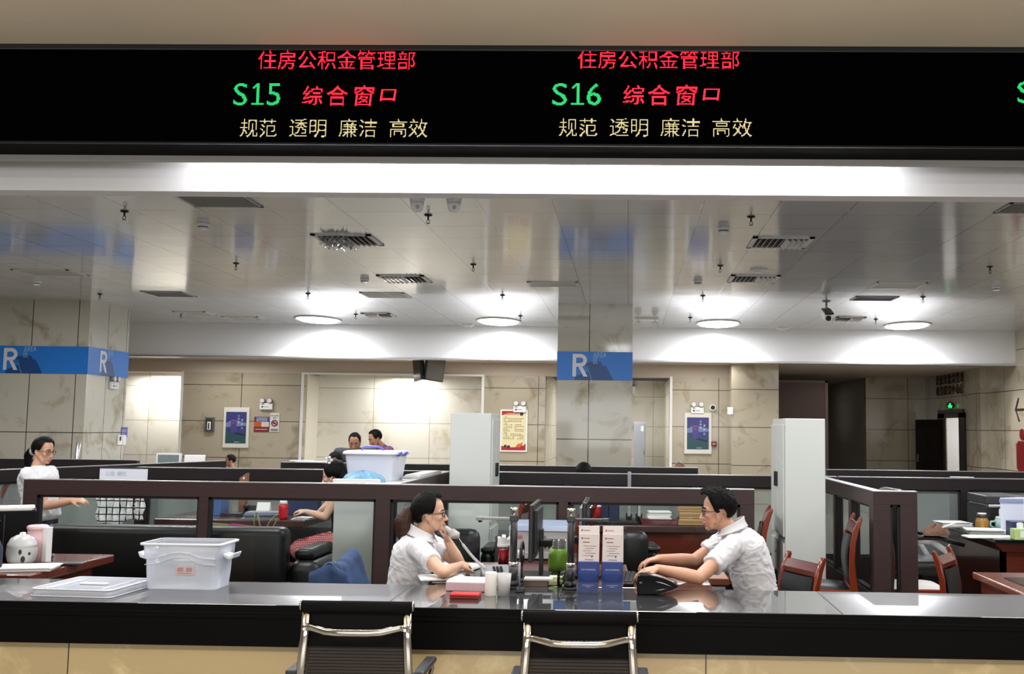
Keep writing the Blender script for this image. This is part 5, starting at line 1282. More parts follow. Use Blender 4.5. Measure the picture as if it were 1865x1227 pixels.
for i in range(15):
    z = h*(.82-.037*i)
    if i in (0, 4, 10): panel(b, w*.16, z, w*.25, z+.008, -.0145); continue
    for q in range(9):
        if random.random() < .85: panel(b, w*(.12+.084*q), z, w*(.12+.084*q+.068), z+.009, -.0145)
b.build('text_lines', mat('notice_ink', (70, 62, 48), .6), t)
for x, z, r in ((.2, .13, .055), (.32, .115, .06), (.78, .90, .07)): MB().cyl((w*x, -.0158, h*z), (w*x, -.0152, h*z), w*r, n=14).build('dark_figure', mat('figure_dark', (58, 42, 42), .6), t)
a = at(491, 786, 20.98); c = at(509, 752, 20.98); w, h = c.x-a.x, c.z-a.z
t = thing('no_smoking_sign', 'white no-smoking sign with a red ring on the marble wall', 'sign', (a.x, 20.99, a.z))
MB().bb((0, -.006, 0), (w, .009, h)).build('plate', mat('sign_plate', (214, 210, 208), .5), t)
cx, cz, r = w/2, h*.46, w*.30
MB().tube([(cx+r*math.cos(q), -.010, cz+r*math.sin(q)) for q in [2*PI*i/28 for i in range(28)]], .013, 6, loop=True, flat=(1, 1)).tube([(cx-r*.7, -.010, cz+r*.7), (cx+r*.7, -.010, cz-r*.7)], .011, 6).build('red_ring', mat('ring_red', (122, 34, 44), .5), t)
b = MB(); panel(b, cx-r*.6, cz-.015, cx+r*.5, cz+.015, -.008); panel(b, w*.1, h*.12, w*.9, h*.15, -.007); panel(b, w*.1, h*.05, w*.9, h*.09, -.007); text_into(b, '禁止吸烟', .05, facing((w*.1, -.007, h*.82)), fit=w*.8); text_into(b, '请勿', .05, facing((w*.32, -.007, h*.70)), fit=w*.36); b.build('black_print', M_ink, t)
a = at(462, 786, 20.98); c = at(490, 759, 20.98); w, h = c.x-a.x, c.z-a.z
t = thing('wall_sign', 'small blue, orange and dark red sign left of the no-smoking sign', 'sign', (a.x, 20.99, a.z))
MB().bb((0, -.006, 0), (w, .009, h)).build('plate', mat('sign_darkred', (118, 30, 32), .5), t)
panel(MB(), w*.06, h*.66, w, h, -.0065).build('blue_band', mat('sign_blue', (58, 66, 122), .5), t); panel(MB(), 0, h*.34, w*.5, h*.66, -.0065).build('orange_block', mat('sign_orange', (182, 88, 40), .5), t); panel(MB(), w*.5, h*.34, w, h*.66, -.0065).build('pale_block', mat('sign_pale', (206, 196, 188), .5), t)
b = MB(); text_into(b, '文明服务区', .05, facing((w*.14, -.0082, h*.83)), fit=w*.78); text_into(b, '请您排队', .05, facing((w*.14, -.0082, h*.69)), fit=w*.78); panel(b, w*.1, h*.15, w*.9, h*.19, -.0075); b.build('print', mat('sign_print', (196, 198, 214), .5), t)
a = at(374, 786, 20.98); c = at(391, 760, 20.98); w, h = c.x-a.x, c.z-a.z
t = thing('wall_telephone', 'grey box telephone on the marble wall left of the framed poster', 'telephone', (a.x, 20.99, a.z))
MB().bb((0, -.06, 0), (w, .009, h)).build('box', mat('box_grey', (92, 96, 98), .4, .4), t, bevel=.008); panel(MB(), w*.15, h*.1, w*.85, h*.88, -.061).build('dark_recess', M_slot, t); panel(MB(), w*.3, h*.15, w*.7, h*.70, -.063, .004).build('pale_panel', M_paper, t)
MB().bb((w*.4, -.075, h*.2), (w*.55, -.065, h*.62)).build('handset', M_black_pl, t, bevel=.004)
q = wall_at(1298, 742); t = thing('round_speaker', 'small round black-centred speaker right of the right emergency light', 'speaker', q)
MB().cyl((0, .009, 0), (0, -.04, 0), .065, n=26).build('ring', M_white_pl, t); MB().cyl((0, -.041, 0), (0, -.046, 0), .045, n=26).build('grille', M_black_pl, t)
q = wall_at(1300, 808); t = thing('fire_alarm', 'small dark red alarm box right of the right framed poster', 'alarm', q); MB().bb((-.055, -.04, -.05), (.055, .009, .05)).build('box', mat('alarm_red', (104, 26, 28), .4), t, bevel=.008); MB().bb((-.03, -.043, -.02), (.03, -.041, .02)).build('plate', mat('alarm_plate', (180, 130, 126), .5), t)
q = wall_at(1330, 748, 20.29); t = thing('wall_plate', 'small blank white plate on the right marble pilaster', 'plate', q); MB().bb((-.055, -.01, -.07), (.055, .009, .07)).build('plate', M_white_pl, t, bevel=.004)
# switches and a sticker on the left column side, steel bar on its front
p = onx(222, 800, -8.335); t = thing('wall_switch', 'white switch plates on the right side of the left column', 'switch', (-8.335, p.y, p.z), PI/2)
MB().bb((-.16, -.02, -.09), (-.02, .004, .07)).build('plate', M_white_pl, t, bevel=.006); MB().bb((.0, -.016, -.09), (.12, .004, .07)).build('plate', M_white_pl, t, bevel=.006); MB().bb((-.12, -.024, -.02), (-.07, -.02, .05)).build('button', M_black_pl, t)
p = onx(224, 791, -8.335); t = thing('wall_sticker', 'small violet notice above the switches on the left column', 'notice', (-8.335, p.y, p.z), PI/2); MB().bb((-.07, -.004, -.05), (.14, .004, .12)).build('sheet', mat('violet_notice', (84, 76, 148), .5), t)
b = MB(); text_into(b, '请随手', .05, facing((-.05, -.0045, .04)), fit=.16); text_into(b, '关灯', .05, facing((-.05, -.0045, -.03)), fit=.12); b.build('print', mat('violet_print', (190, 188, 220), .5), t)
p = at(140, 835, 14.5); t = thing('steel_post', 'slanting steel post standing before the left column', 'post', (p.x, 14.5, 0)); MB().tube([(-.02, 0, .0), (-.01, 0, 1.0), (.015, 0, at(141, 804, 14.5).z)], .03, 12).build('tube', M_alu, t); MB().lathe([(.14, 0), (.14, .02), (.04, .03)], 20).build('foot', M_alu, t)

# ------------------------------------------------------------------ pair of screens hanging from the fascia
p = at(776, 680, 20.2)
t = thing('hanging_screens', 'pair of black display screens hanging back to back below the white fascia', 'screens', (p.x, 20.2, 2.9))
for q in (-1, 1):
    M = Matrix.Translation((q*.17, 0, -.14)) @ Matrix.Rotation(q*.10, 4, 'Y') @ Matrix.Rotation(q*-.42, 4, 'Z')
    o = MB().box((0, 0, 0), (.05, .62, .56), M=M).build('display', M_black_pl, t, bevel=.008)
    MB().box((q*-.05, 0, -.02), (.07, .42, .36), M=M).build('rear_housing', M_dark_pl, o, bevel=.01)
    MB().box((q*.026, 0, 0), (.003, .58, .52), M=M).build('glass_face', mat('screen_sheen', (90, 92, 90), .1, spec=.8) if q > 0 else M_gl, o)
MB().cyl((0, 0, .0), (0, 0, -.28), .02, n=10).bb((-.16, -.02, -.24), (.16, .02, -.20)).build('bracket', M_black_pl, t)
MB().tube([(-.05, -.03, -.05), (.0, -.05, -.18), (.05, -.03, -.10), (.03, 0, -.02)], .008, 6).build('cable', mat('pale_cable', (150, 150, 150), .5), t)

# ------------------------------------------------------------------ grey locker in the passage, brown board, dark door, pictogram
a = at(1154, 848, 24.5); c = at(1176, 768, 24.5)
t = thing('grey_locker', 'grey locker in the lit passage right of the middle column', 'cabinet', ((a.x+c.x)/2, 24.5, 0)); w = (c.x-a.x)/2
MB().bb((-w, 0, 0), (w, .45, c.z)).build('body', mat('locker_grey', (168, 172, 182), .45), t, bevel=.005); MB().bb((-w+.02, -.012, .05), (w-.02, 0, c.z-.04)).build('door', mat('locker_door', (160, 164, 176), .45), t, bevel=.004); MB().bb((w-.11, -.016, c.z-.22), (w-.05, -.012, c.z-.10)).build('card', M_paper, t); MB().bb((w-.05, -.03, 1.0), (w-.03, -.012, 1.12)).build('handle', M_chrome, t)
a = at(1408, 720, 24.0); c = at(1506, 693, 24.0)
t = thing('brown_board', 'big dull brown board standing in the dark corridor opening', 'board', ((a.x+c.x)/2, 24.0, 0)); w = (c.x-a.x)/2
MB().bb((-w, 0, .02), (w-.05, .05, c.z-.04)).build('board', mat('dull_brown', (96, 76, 72), .5), t); MB().bb((w-.05, -.02, 0), (w+.02, .07, c.z)).bb((-w, -.02, c.z-.05), (w+.02, .07, c.z)).build('frame', mat('board_frame', (126, 106, 100), .45), t)
area((4.9, 22.6, 2.85), .8, .5, 9, (1, .93, .88))  # unseen light in front of the brown board
t = thing('dark_door', 'dark brown door standing open in the right wall', 'door', (7.15, 22.95, 0))
M_dd = mat('dark_door_wood', (24, 18, 17), .35)
MB().bb((-.04, .50, 0), (.0, 1.0, 2.02)).bb((-.04, -.88, 0), (.0, -.50, 2.02)).bb((-.04, -.88, 1.92), (.0, 1.0, 2.02)).bb((-.05, -.80, 2.02), (.0, .95, 2.10)).build('door_frame', M_dd, t, bevel=.004)
lf = MB(); M = Matrix.Translation((-.04, .70, 0)) @ Matrix.Rotation(PI/2+.42, 4, 'Z')
lf.box((.44, 0, .96), (.86, .045, 1.86), M=M); o = lf.build('door_leaf', M_dd, t, bevel=.004)
for x in (.24, .64): MB().box((x, .024, 1.3), (.26, .008, .7), M=M).box((x, .024, .5), (.26, .008, .6), M=M).build('panel', mat('dark_door_panel', (30, 23, 21), .35), o, bevel=.003)
MB().box((.82, .04, 1.0), (.03, .04, .18), M=M).build('handle', M_chrome, o)
p = onx(1737, 745, 7.15); t = thing('exit_sign', 'small round green lit exit sign above the dark door', 'sign', (7.08, p.y, 2.19), -.75)
MB().cyl((0, .005, 0), (0, -.02, 0), .085, n=24).bb((.0, -.012, -.02), (.11, .0, .02)).build('disc', M_black_pl, t)
b = MB(); b.box((0, -.022, .025), (.04, .004, .05)).box((0, -.022, -.012), (.10, .004, .035)).box((-.02, -.022, -.045), (.03, .004, .03)).box((.025, -.022, -.045), (.03, .004, .03)); b.build('running_figure', mat('exit_green', (20, 60, 36), .5, emit=(40, 225, 120), es=1.3), t)
p0 = onx(1706, 722, 7.15); t = thing('wall_lettering', 'two rows of dark metal characters above the dark door', 'lettering', (7.148, p0.y, p0.z), -PI/2)
M_bz = mat('dark_bronze', (70, 50, 28), .4, .5)
for row, txt in ((0, '住房公积金管理'), (1, '政务服务中心厅')):
    for i, ch in enumerate(txt):
        b = MB(); text_into(b, ch, .24, facing((.02+.29*i, -.012, .03 if row else .27)), .0); b.build('character', M_bz, t, solid=.02)
# archer pictogram cut by the right edge
t = thing('wall_pictogram', 'dark red archer pictogram on the right wall at the picture edge', 'pictogram', (7.148, 18.80, 0), -PI/2)
M_pr = mat('pictogram_red', (104, 20, 20), .45)
MB().bb((-.35, -.02, .6), (.10, .002, 1.46)).bb((-.42, -.02, .95), (-.37, .002, 1.42)).build('figure_body', M_pr, t, bevel=.02)
MB().cyl((-.14, .002, 1.58), (-.14, -.02, 1.58), .10, n=24).build('figure_head', M_pr, t)
MB().tube([(-.26, -.012, 1.82), (-.36, -.012, 1.95), (-.43, -.012, 2.03), (-.36, -.012, 2.12), (-.28, -.012, 2.24)], .014, 8).bb((-.43, -.02, 2.015), (.1, -.002, 2.05)).build('bow', mat('bow_dark', (62, 26, 28), .45), t)
t = thing('pen', 'white pen lying on the cap of the second-row partition at the right', 'pen', (at(1752, 868, P2).x, P2, HP+.006), -.25); MB().cyl((-.11, 0, 0), (.11, 0, 0), .006, n=8).build('barrel', M_white_pl, t)
t = thing('loose_papers', 'white papers lying on the third-row partition left of the white tub', 'papers', (at(575, 836, P3).x, P3, HP)); MB().bb((-.22, -.05, 0), (.26, .06, .012)).box((-.16, 0, .016), (.26, .09, .008), rz=.1).build('sheets', M_paper, t)
# ------------------------------------------------------------------ people
from mathutils import noise as mnoise
def V(*a): return Vector(a)
def limb(b, pts, rad, n=14):
    """tapering limb with rounded ends"""
    pts = [Vector(p) for p in pts]
    P, Rr = [], []
    for i in range(len(pts)-1):
        for k in range(4):
            t = k/4; P.append(pts[i].lerp(pts[i+1], t)); Rr.append(rad[i]*(1-t)+rad[i+1]*t)
    P.append(pts[-1]); Rr.append(rad[-1])
    b.tube(P, Rr, n)
    b.ell(pts[0], rad[0], 14, 9); b.ell(pts[-1], rad[-1], 14, 9)
    for p, r in zip(pts[1:-1], rad[1:-1]): b.ell(p, r, 14, 9)
def remeshed(b, name, m, parent, voxel, smooth=4, wrinkle=0.0, wscale=18, cut=None, reps=1):
    me = b.mesh(name, m)
    o = bpy.data.objects.new(name, me); COL.objects.link(o)
    r = o.modifiers.new('r', 'REMESH'); r.mode = 'VOXEL'; r.voxel_size = voxel; r.use_smooth_shade = True
    s = o.modifiers.new('s', 'SMOOTH'); s.factor = .5; s.iterations = smooth
    me2 = bpy.data.meshes.new_from_object(o.evaluated_get(bpy.context.evaluated_depsgraph_get()))
    bpy.data.objects.remove(o); bpy.data.meshes.remove(me)
    me2.name = name
    if not me2.materials: me2.materials.append(m)
    if wrinkle or cut:
        bm = bmesh.new(); bm.from_mesh(me2); bm.normal_update()
        if wrinkle:
            ds = []
            for v in bm.verts:
                p = v.co
                q = Vector((p.x*wscale, p.y*wscale*.6, p.z*wscale+5*mnoise.noise(p*6)))
                ds.append(wrinkle*(1-2*abs(mnoise.noise(q)))**2-wrinkle*.4+wrinkle*.5*mnoise.noise(p*wscale*2.2))
            for v, d in zip(bm.verts, ds): v.co += v.normal*d
        if cut:
            bmesh.ops.delete(bm, geom=[v for v in bm.verts if cut(v.co)], context='VERTS')
        bm.to_mesh(me2); bm.free()
    me2.polygons.foreach_set('use_smooth', [True]*len(me2.polygons))
    o = bpy.data.objects.new(name, me2); COL.objects.link(o); o.parent = parent
    return o
def torso(b, pelvis, neck, fwd, bow=0.0, infl=0.0, t0=0.0, t1=1.0, k=1.0, secs=None, belly=0.0):
    """ellipse sections from pelvis to the base of the neck; bow pushes the middle backwards"""
    side = V(0, 0, 1).cross(fwd).normalized()
    secs = secs or [(-.10, .085, .13), (-.04, .110, .160), (.0, .118, .165), (.2, .110, .150), (.4, .108, .145), (.6, .115, .162), (.78, .115, .178), (.90, .092, .170), (.97, .070, .12), (1.02, .055, .06)]
    rings = []
    pts = []
    def sp(t): return pelvis.lerp(neck, t) - fwd*bow*math.sin(PI*min(1, max(0, t)))
    for t, d, w in secs:
        if t < t0-.001 or t > t1+.001: continue
        c = sp(t); tan = (sp(t+.05)-sp(t-.05)).normalized(); f = side.cross(tan)*-1
        f = f if f.dot(fwd) > 0 or abs(f.dot(fwd)) < .2 else -f
        d = d*k+infl; w = w*k+infl
        c2 = c + f*belly*math.sin(PI*max(0, min(1, 1-t*1.3)))
        ring = []
        for i in range(24):
            a = 2*PI*i/24; ca, sa = math.cos(a), math.sin(a)
            ring.append(c2 + f*(d*abs(ca)**.85*(1 if ca > 0 else -1)) + side*(w*abs(sa)**.85*(1 if sa > 0 else -1)))
        rings.append(ring)
    b.rings(rings)
    return sp
def head_mat(c, fwd, pitch=0.0, roll=0.0, s=1.0):
    yaw = math.atan2(fwd.y, fwd.x)
    return Matrix.Translation(c) @ Matrix.Rotation(yaw, 4, 'Z') @ Matrix.Rotation(pitch, 4, 'Y') @ Matrix.Rotation(roll, 4, 'X') @ Matrix.Diagonal((s, s, s, 1))
def cap(b, p0, p1, r0, r1, M, n=10): b.tube([p0, p1], [r0, r1], n, True, M); b.ell(p0, r0, 10, 7, M); b.ell(p1, r1, 10, 7, M)
def head(b, M, fem=False):
    j = .92 if fem else 1.0
    b.ell((-.014, 0, .045), (.096, .076, .088), 24, 16, M)
    b.ell((.022, 0, .012), (.066, .066*j, .080), 22, 14, M)
    b.ell((.034, 0, -.040), (.050, .057*j, .062), 20, 12, M)
    b.ell((.027, 0, -.068), (.049, .050*j, .036), 18, 10, M)
    b.ell((.060, 0, -.092), (.021, .024*j, .018), 14, 9, M)
    cap(b, (.078, 0, .016), (.103, 0, -.030), .0085, .0115, M); b.ell((.092, .011, -.034), (.012, .008, .008), 10, 7, M); b.ell((.092, -.011, -.034), (.012, .008, .008), 10, 7, M)
    for s in (-1, 1):
        cap(b, (.078, s*.012, .027), (.062, s*.050, .024), .011, .010, M)
        b.ell((.052, s*.043, -.016), (.026, .020, .022), 12, 8, M)
        cap(b, (.0, s*.060*j, -.035), (.040, s*.040*j, -.082), .020, .016, M)
        b.tube([(-.004+.017*math.cos(q)-.010*math.sin(q)*.3, s*(.080+.004*math.sin(q)-.006*math.cos(q)), -.004+.029*math.sin(q)) for q in [2*PI*i/16 for i in range(16)]], .0052, 8, loop=True, M=M); b.ell((-.006, s*.074, -.006), (.016, .006, .026), 12, 9, M); b.ell((-.004, s*.078, -.030), (.008, .006, .009), 10, 7, M)
    b.ell((.082, 0, -.060), (.013, .023, .0065), 12, 8, M); b.ell((.079, 0, -.071), (.013, .020, .0075), 12, 8, M)
def face(root, M, hairm, fem=False, brow=.0026):
    w = mat('eye_white', (226, 222, 216), .25); iris = mat('eye_dark', (26, 18, 15), .15)
    for s in (-1, 1):
        MB().ell((.0735, s*.031, .008), (.0105, .0145, .0068), 14, 10, M).build('eye', [w], root)
        MB().ell((.0815, s*.031, .008), (.0035, .0058, .0058), 10, 8, M).build('iris', [iris], root)
        MB().tube([(.080, s*.018, .0155), (.0845, s*.031, .018), (.074, s*.046, .013)], .0018, 6, M=M).build('eyelid', [hairm], root)
        MB().tube([(.0885, s*.012, .031), (.087, s*.030, .037), (.070, s*.052, .031)], [brow, brow*1.5, brow*.7], 6, M=M).build('eyebrow', [hairm], root)
    b = MB(); b.ell((.0845, 0, -.060), (.0120, .0225, .0052), 12, 8, M).ell((.0815, 0, -.0705), (.0125, .0195, .0062), 12, 8, M)
    b.build('lips', mat('lips', (178, 104, 94), .4), root)
def hair_cap(root, M, m, front=62, side=92, back=128, thick=.012, spike=0.0, quiff=0.0, name='hair', sideburn=True, seed=0.0, freq=26):
    def fn(u, v):
        a = 2*PI*u; ca = math.cos(a)                       # a = 0 is the face side
        az = abs(((math.degrees(a)+180) % 360)-180)
        ss = lambda x: (lambda c: c*c*(3-2*c))(max(0, min(1, x)))
        lim = front+(side-front)*ss((az-46)/26)
        if sideburn: lim += 15*ss((az-66)/8)*(1-ss((az-84)/8))
        lim += (back-side)*ss((az-98)/34)
        ph = math.radians(lim)*v
        d = Vector((math.sin(ph)*ca, math.sin(ph)*math.sin(a), math.cos(ph)))
        n = mnoise.noise(Vector((d.x*freq*.3+seed, d.y*freq*.3, d.z*freq*.3)))
        n2 = abs(mnoise.noise(Vector((d.x*freq+seed, d.y*freq, d.z*freq*.6))))
        t = thick*(.55+.45*math.sin(min(1, (1-v)*4)*PI/2)) + spike*(.5+n)*n2*2*(max(0, d.z)+.25) + quiff*max(0, d.x)*max(0, d.z)*2
        e = Vector((.099, .079, .092))
        p = Vector((d.x*e.x, d.y*e.y, d.z*e.z))
        return Vector((-.014, 0, .042)) + p*(1+t/.09)
    o = MB().grid(fn, 72, 30, True, M).build(name, m, root)
    md = o.modifiers.new('thick', 'SOLIDIFY'); md.thickness = .014; md.offset = -1
    return o
def glasses(root, M, m):
    b = MB()
    for s in (-1, 1):
        ring = [(.0935-.010*abs(math.cos(q))**2*(1 if math.cos(q) > 0 else .3), s*(.033+.0245*math.cos(q)), .006+.0185*math.sin(q)*(1 if abs(math.sin(q)) < .8 else .97)) for q in [2*PI*i/20 for i in range(20)]]
        b.tube(ring, .0024, 6, loop=True, M=M)
        b.tube([(.085, s*.058, .012), (.060, s*.072, .013), (.02, s*.080, .013), (-.018, s*.083, .010), (-.034, s*.081, -.012)], .0021, 6, M=M)
    b.tube([(.096, -.009, .010), (.099, 0, .012), (.096, .009, .010)], .0017, 6, M=M)
    return b.build('glasses', m, root)
def hand(b, wrist, d, up, curl=(.35, .5, .4), spread=.05, thumb=1, s=1.0, thumb_dir=None):
    """palm and five bent fingers; d = towards the fingertips, up = back of the hand, thumb = +-1 which edge"""
    d = d.normalized(); up = (up-d*up.dot(d)).normalized(); w = d.cross(up).normalized()
    kn = wrist+d*.088*s
    rings = []
    for t, hw, hh in ((0, .026, .021), (.25, .031, .020), (.55, .039, .0175), (.85, .042, .0145), (1.0, .038, .0115)):
        c = wrist+d*.090*s*t
        rings.append([c+w*(hw*s*math.cos(q))+up*(hh*s*math.sin(q)) for q in [2*PI*i/16 for i in range(16)]])
    b.rings(rings)
    for i, (L, off) in enumerate(((.075, -1.5), (.083, -.5), (.078, .5), (.062, 1.5))):
        k = -thumb*off                                       # index sits on the thumb's edge
        p = kn+w*(k*.0205*s)-d*(.006*s*abs(off)); a = 0.0; fd = (d+w*k*spread).normalized()
        pts = [p-d*.012*s, p]
        for seg, cu in zip((.45, .30, .25), curl):
            a += cu; q = fd*math.cos(a)-up*math.sin(a); p = p+q*(L*seg*s); pts.append(p)
        limb(b, pts, [.0092*s, .0088*s, .0080*s, .0073*s, .0062*s], 10)
    q0 = wrist+d*.022*s+w*thumb*.026*s
    td = thumb_dir or (d*.75+w*thumb*.62-up*.30).normalized()
    q1 = q0+td*.042*s; q2 = q1+(td*.85+d*.3-up*.15).normalized()*.032*s; q3 = q2+(d*.8+td*.4-up*.3).normalized()*.025*s
    limb(b, [q0, q1, q2, q3], [.014*s, .0105*s, .0092*s, .0072*s], 10)
M_skin = mat('skin_light', (205, 156, 128), .5, noise=.04, nscale=30, sss=.12)
M_skinf = mat('skin_fair', (216, 172, 146), .48, noise=.03, nscale=30, sss=.12)
M_skind = mat('skin_tan', (172, 122, 96), .5, noise=.05, nscale=30, sss=.1)
M_hair = mat('black_hair', (12, 11, 11), .55, spec=.12, bump=.6, bscale=120, stretch=(1, 1, .25))
M_hairb = mat('brown_hair', (58, 34, 26), .45, spec=.3, noise=.4, nscale=60, bump=.6, bscale=140, stretch=(1, 1, .2))
M_white = mat('white_cotton', (226, 226, 230), .85, bump=.15, bscale=300)
M_jeans = mat('jeans', (62, 84, 116), .85, noise=.15, nscale=20)
M_trous = mat('dark_trousers', (34, 34, 40), .85)

def figure(name, label, at0, pelvis, neck, headc, fwd, hfwd, pitch=0, roll=0, arms=(), legs=(), skin=None, vox=.006, bow=0.0, hs=.90, fem=False, k=1.0, shirt=None, shirt_secs=(.0, .98), sleeve=.55, pants=None, wr=.004, belly=0.0, shoes=True, neck_r=.050):
    t = thing(name, label, 'person', at0); O = Vector(at0); L = lambda p: Vector(p)-O
    pelvis, neck, headc = L(pelvis), L(neck), L(headc); fwd = Vector(fwd).normalized(); hf = Vector(hfwd).normalized()
    b = MB(); M = head_mat(headc, hf, pitch, roll, hs)
    sp = torso(b, pelvis, neck, fwd, bow, 0, k=k, belly=belly)
    head(b, M, fem)
    hb = M @ Vector((-.022, 0, -.055)); limb(b, [neck-(neck-pelvis).normalized()*.05, neck, hb], [neck_r*1.25, neck_r*1.05, neck_r], 16)
    side = V(0, 0, 1).cross(fwd).normalized()
    for A in arms:
        sh, el, wr_, hd, hu, cu, th = [L(A[0]), L(A[1]), L(A[2])] + list(A[3:7])
        r = .92*k
        limb(b, [sp(.86).lerp(sh, .3), sh, sh.lerp(el, .45), el, el.lerp(wr_, .35), wr_], [.060*r, .056*r, .048*r, .040*r, .041*r, .0265*r], 16)
        if hd is not None: hand(b, wr_-(Vector(hd).normalized())*.012, Vector(hd), Vector(hu), curl=cu, thumb=th, s=.94*k)
    for G in legs:
        hp, kn, an, toe = [L(p) for p in G]
        limb(b, [hp, hp.lerp(kn, .4), kn, kn.lerp(an, .35), an], [.082*k, .075*k, .052*k, .050*k, .034*k], 14); limb(b, [an-V(0, 0, .03), toe], [.038*k, .030*k], 12)
    body = remeshed(b, 'body', skin or M_skin, t, vox, 3)
    if shirt:
        s = MB(); torso(s, pelvis, neck, fwd, bow, .014, shirt_secs[0], shirt_secs[1], k, belly=belly)
        for A in arms:
            sh, el = L(A[0]), L(A[1]); r = .92*k; e = sh.lerp(el, sleeve)
            limb(s, [sp(.84).lerp(sh, .35), sh], [.074*r, .072*r], 16)
            if sleeve: s.tube([sh, sh.lerp(e, .5), e], [.072*r, .068*r, .066*r], 18)
        if sleeve: limb(s, [neck-(neck-pelvis).normalized()*.10, neck-(neck-pelvis).normalized()*.04], [.098*k, .076*k], 16)
        remeshed(s, 'shirt', shirt, t, max(vox*1.2, .007), 5, wr)
    if pants:
        s = MB(); torso(s, pelvis, neck, fwd, bow, .010, -.11, .2, k)
        for G in legs:
            hp, kn, an, toe = [L(p) for p in G]
            limb(s, [hp, hp.lerp(kn, .4), kn], [.094*k, .088*k, .068*k], 14); s.tube([kn, kn.lerp(an, .9)], [.068*k, .055*k], 14)
        remeshed(s, 'trousers', pants, t, .011, 4, .004)
        if shoes:
            for G in legs:
                an, toe = L(G[2]), L(G[3]); q = MB(); limb(q, [an-V(0, 0, .035), toe+V(0, 0, .004)], [.046*k, .038*k], 12); q.build('shoe', mat('dark_shoe', (26, 24, 24), .4), t)
    return t, M, L, sp
def pt(px, py, Y): return at(px, py, Y)

# --- the seated man at the right
Fm = V(-1, 0, 0)
pv, nk = V(.77, 6.10, .55), pt(1334, 969, 6.10)
hc = pt(1306, 933, 6.10)
arms = [(V(.600, 5.915, .945), V(.395, 5.69, .800), V(.170, 5.715, .842), V(-1, -.06, -.16), V(0, -.15, 1), (.25, .35, .30), -1),
        (V(.600, 6.285, .945), V(.400, 6.20, .830), V(.185, 5.99, .862), V(-1, -.35, -.16), V(0, .1, 1), (.3, .45, .35), 1)]
legs = [(V(.78, 6.00, .54), V(.36, 6.00, .52), V(.42, 6.00, .09), V(.26, 6.00, .035)), (V(.78, 6.20, .54), V(.36, 6.20, .52), V(.42, 6.20, .09), V(.26, 6.20, .035))]
man, M, L, sp = figure('person', 'man in a white polo shirt and glasses typing at the desk behind the counter', (.80, 6.10, 0), pv, nk, hc, Fm, Fm, pitch=.06, arms=arms, legs=legs, skin=M_skin, vox=.0048, bow=.055, hs=.93, shirt=M_white, pants=M_trous, wr=.007, sleeve=.62, belly=.02)
hair_cap(man, M, M_hair, front=50, side=98, back=138, thick=.014, spike=.016, quiff=.030, freq=30)
face(man, M, M_hair, brow=.0036)
glasses(man, M, M_black_pl)
MB().ell(M @ V(.02, .066, -.062), .0035, 8, 6).build('mole', mat('mole_dark', (70, 40, 34), .6), man)
def collar(root, neck, fwd, r=.066, h=.045, tilt=.25, m=M_white, op=.5):
    f = Vector(fwd).normalized(); s = V(0, 0, 1).cross(f).normalized()
    def fn(u, v):
        a = op+(2*PI-2*op)*u
        q = f*math.cos(a)+s*math.sin(a)
        rr = r*(1.0+.16*math.sin(PI*u))+.022*v*v
        lift = h*(1-v*1.15)+.012*math.sin(PI*u)*(1-v)
        return neck + q*rr + V(0, 0, 1)*lift - f*tilt*.0 + V(0, 0, 1)*(-tilt*r*math.cos(a))
    return MB().grid(fn, 40, 8).build('collar', m, root, solid=.004)
collar(man, L(nk)+V(-.012, 0, .012), Fm, r=.068, tilt=.50, h=.036)
b = MB()
for i in range(2): b.cyl(L(nk)+V(-.088-.006*i, -.02, -.075-.03*i), L(nk)+V(-.094-.006*i, -.022, -.075-.03*i), .005, n=10)
b.build('buttons', M_white_pl, man)

# --- the woman on the telephone
Fw = V(1, 0, 0)
pv, nk = V(-1.33, 6.10, .50), pt(768, 978, 6.10)
hc = pt(786, 938, 6.10)
arms = [(V(-1.19, 5.94, .905), V(-1.00, 5.725, .800), V(-.945, 5.93, .812), V(.45, .9, .05), V(.3, -.2, 1), (.7, .9, .6), 1),
        (V(-1.19, 6.26, .905), V(-.985, 6.17, .795), V(-1.055, 6.135, .935), V(-.15, -.25, 1), V(1, .2, 0), (.55, .75, .5), -1)]
legs = [(V(-1.28, 6.01, .49), V(-.86, 6.02, .50), V(-.90, 6.02, .09), V(-.74, 6.02, .035)), (V(-1.28, 6.19, .49), V(-.86, 6.19, .50), V(-.90, 6.19, .09), V(-.74, 6.19, .035))]
wom, M, L, sp = figure('person', 'woman with a ponytail and glasses in a white polo shirt on the telephone', (-1.30, 6.10, 0), pv, nk, hc, Fw, Fw, pitch=-.04, arms=arms, legs=legs, skin=M_skinf, vox=.0048, bow=.03, hs=.88, fem=True, k=.94, shirt=M_white, pants=M_trous, wr=.006, sleeve=.60, belly=.035)
hair_cap(wom, M, M_hair, front=44, side=104, back=142, thick=.025, spike=.006, quiff=.006, freq=40, sideburn=False)
face(wom, M, M_hair, True)
glasses(wom, M, M_black_pl)
hp = [M @ V(-.105, 0, .018), M @ V(-.15, 0, .012), M @ V(-.185, -.01, -.04), M @ V(-.175, -.01, -.11), M @ V(-.135, 0, -.17), M @ V(-.10, 0, -.20)]
b = MB(); limb(b, hp, [.024, .046, .056, .054, .036, .010], 18)
pony = remeshed(b, 'ponytail', M_hairb, wom, .006, 4, .004, 30)
b = MB(); b.tube([M @ V(-.113, .026*math.cos(q), .016+.026*math.sin(q)) for q in [2*PI*i/20 for i in range(20)]], .007, 8, loop=True); b.build('hair_tie', M_blkcloth, wom)
collar(wom, L(nk)+V(.010, 0, .004), Fw, r=.068, tilt=.45, h=.040)
MB().ell(M @ V(-.010, -.079, -.040), .004, 8, 6).build('earring', M_chrome, wom)
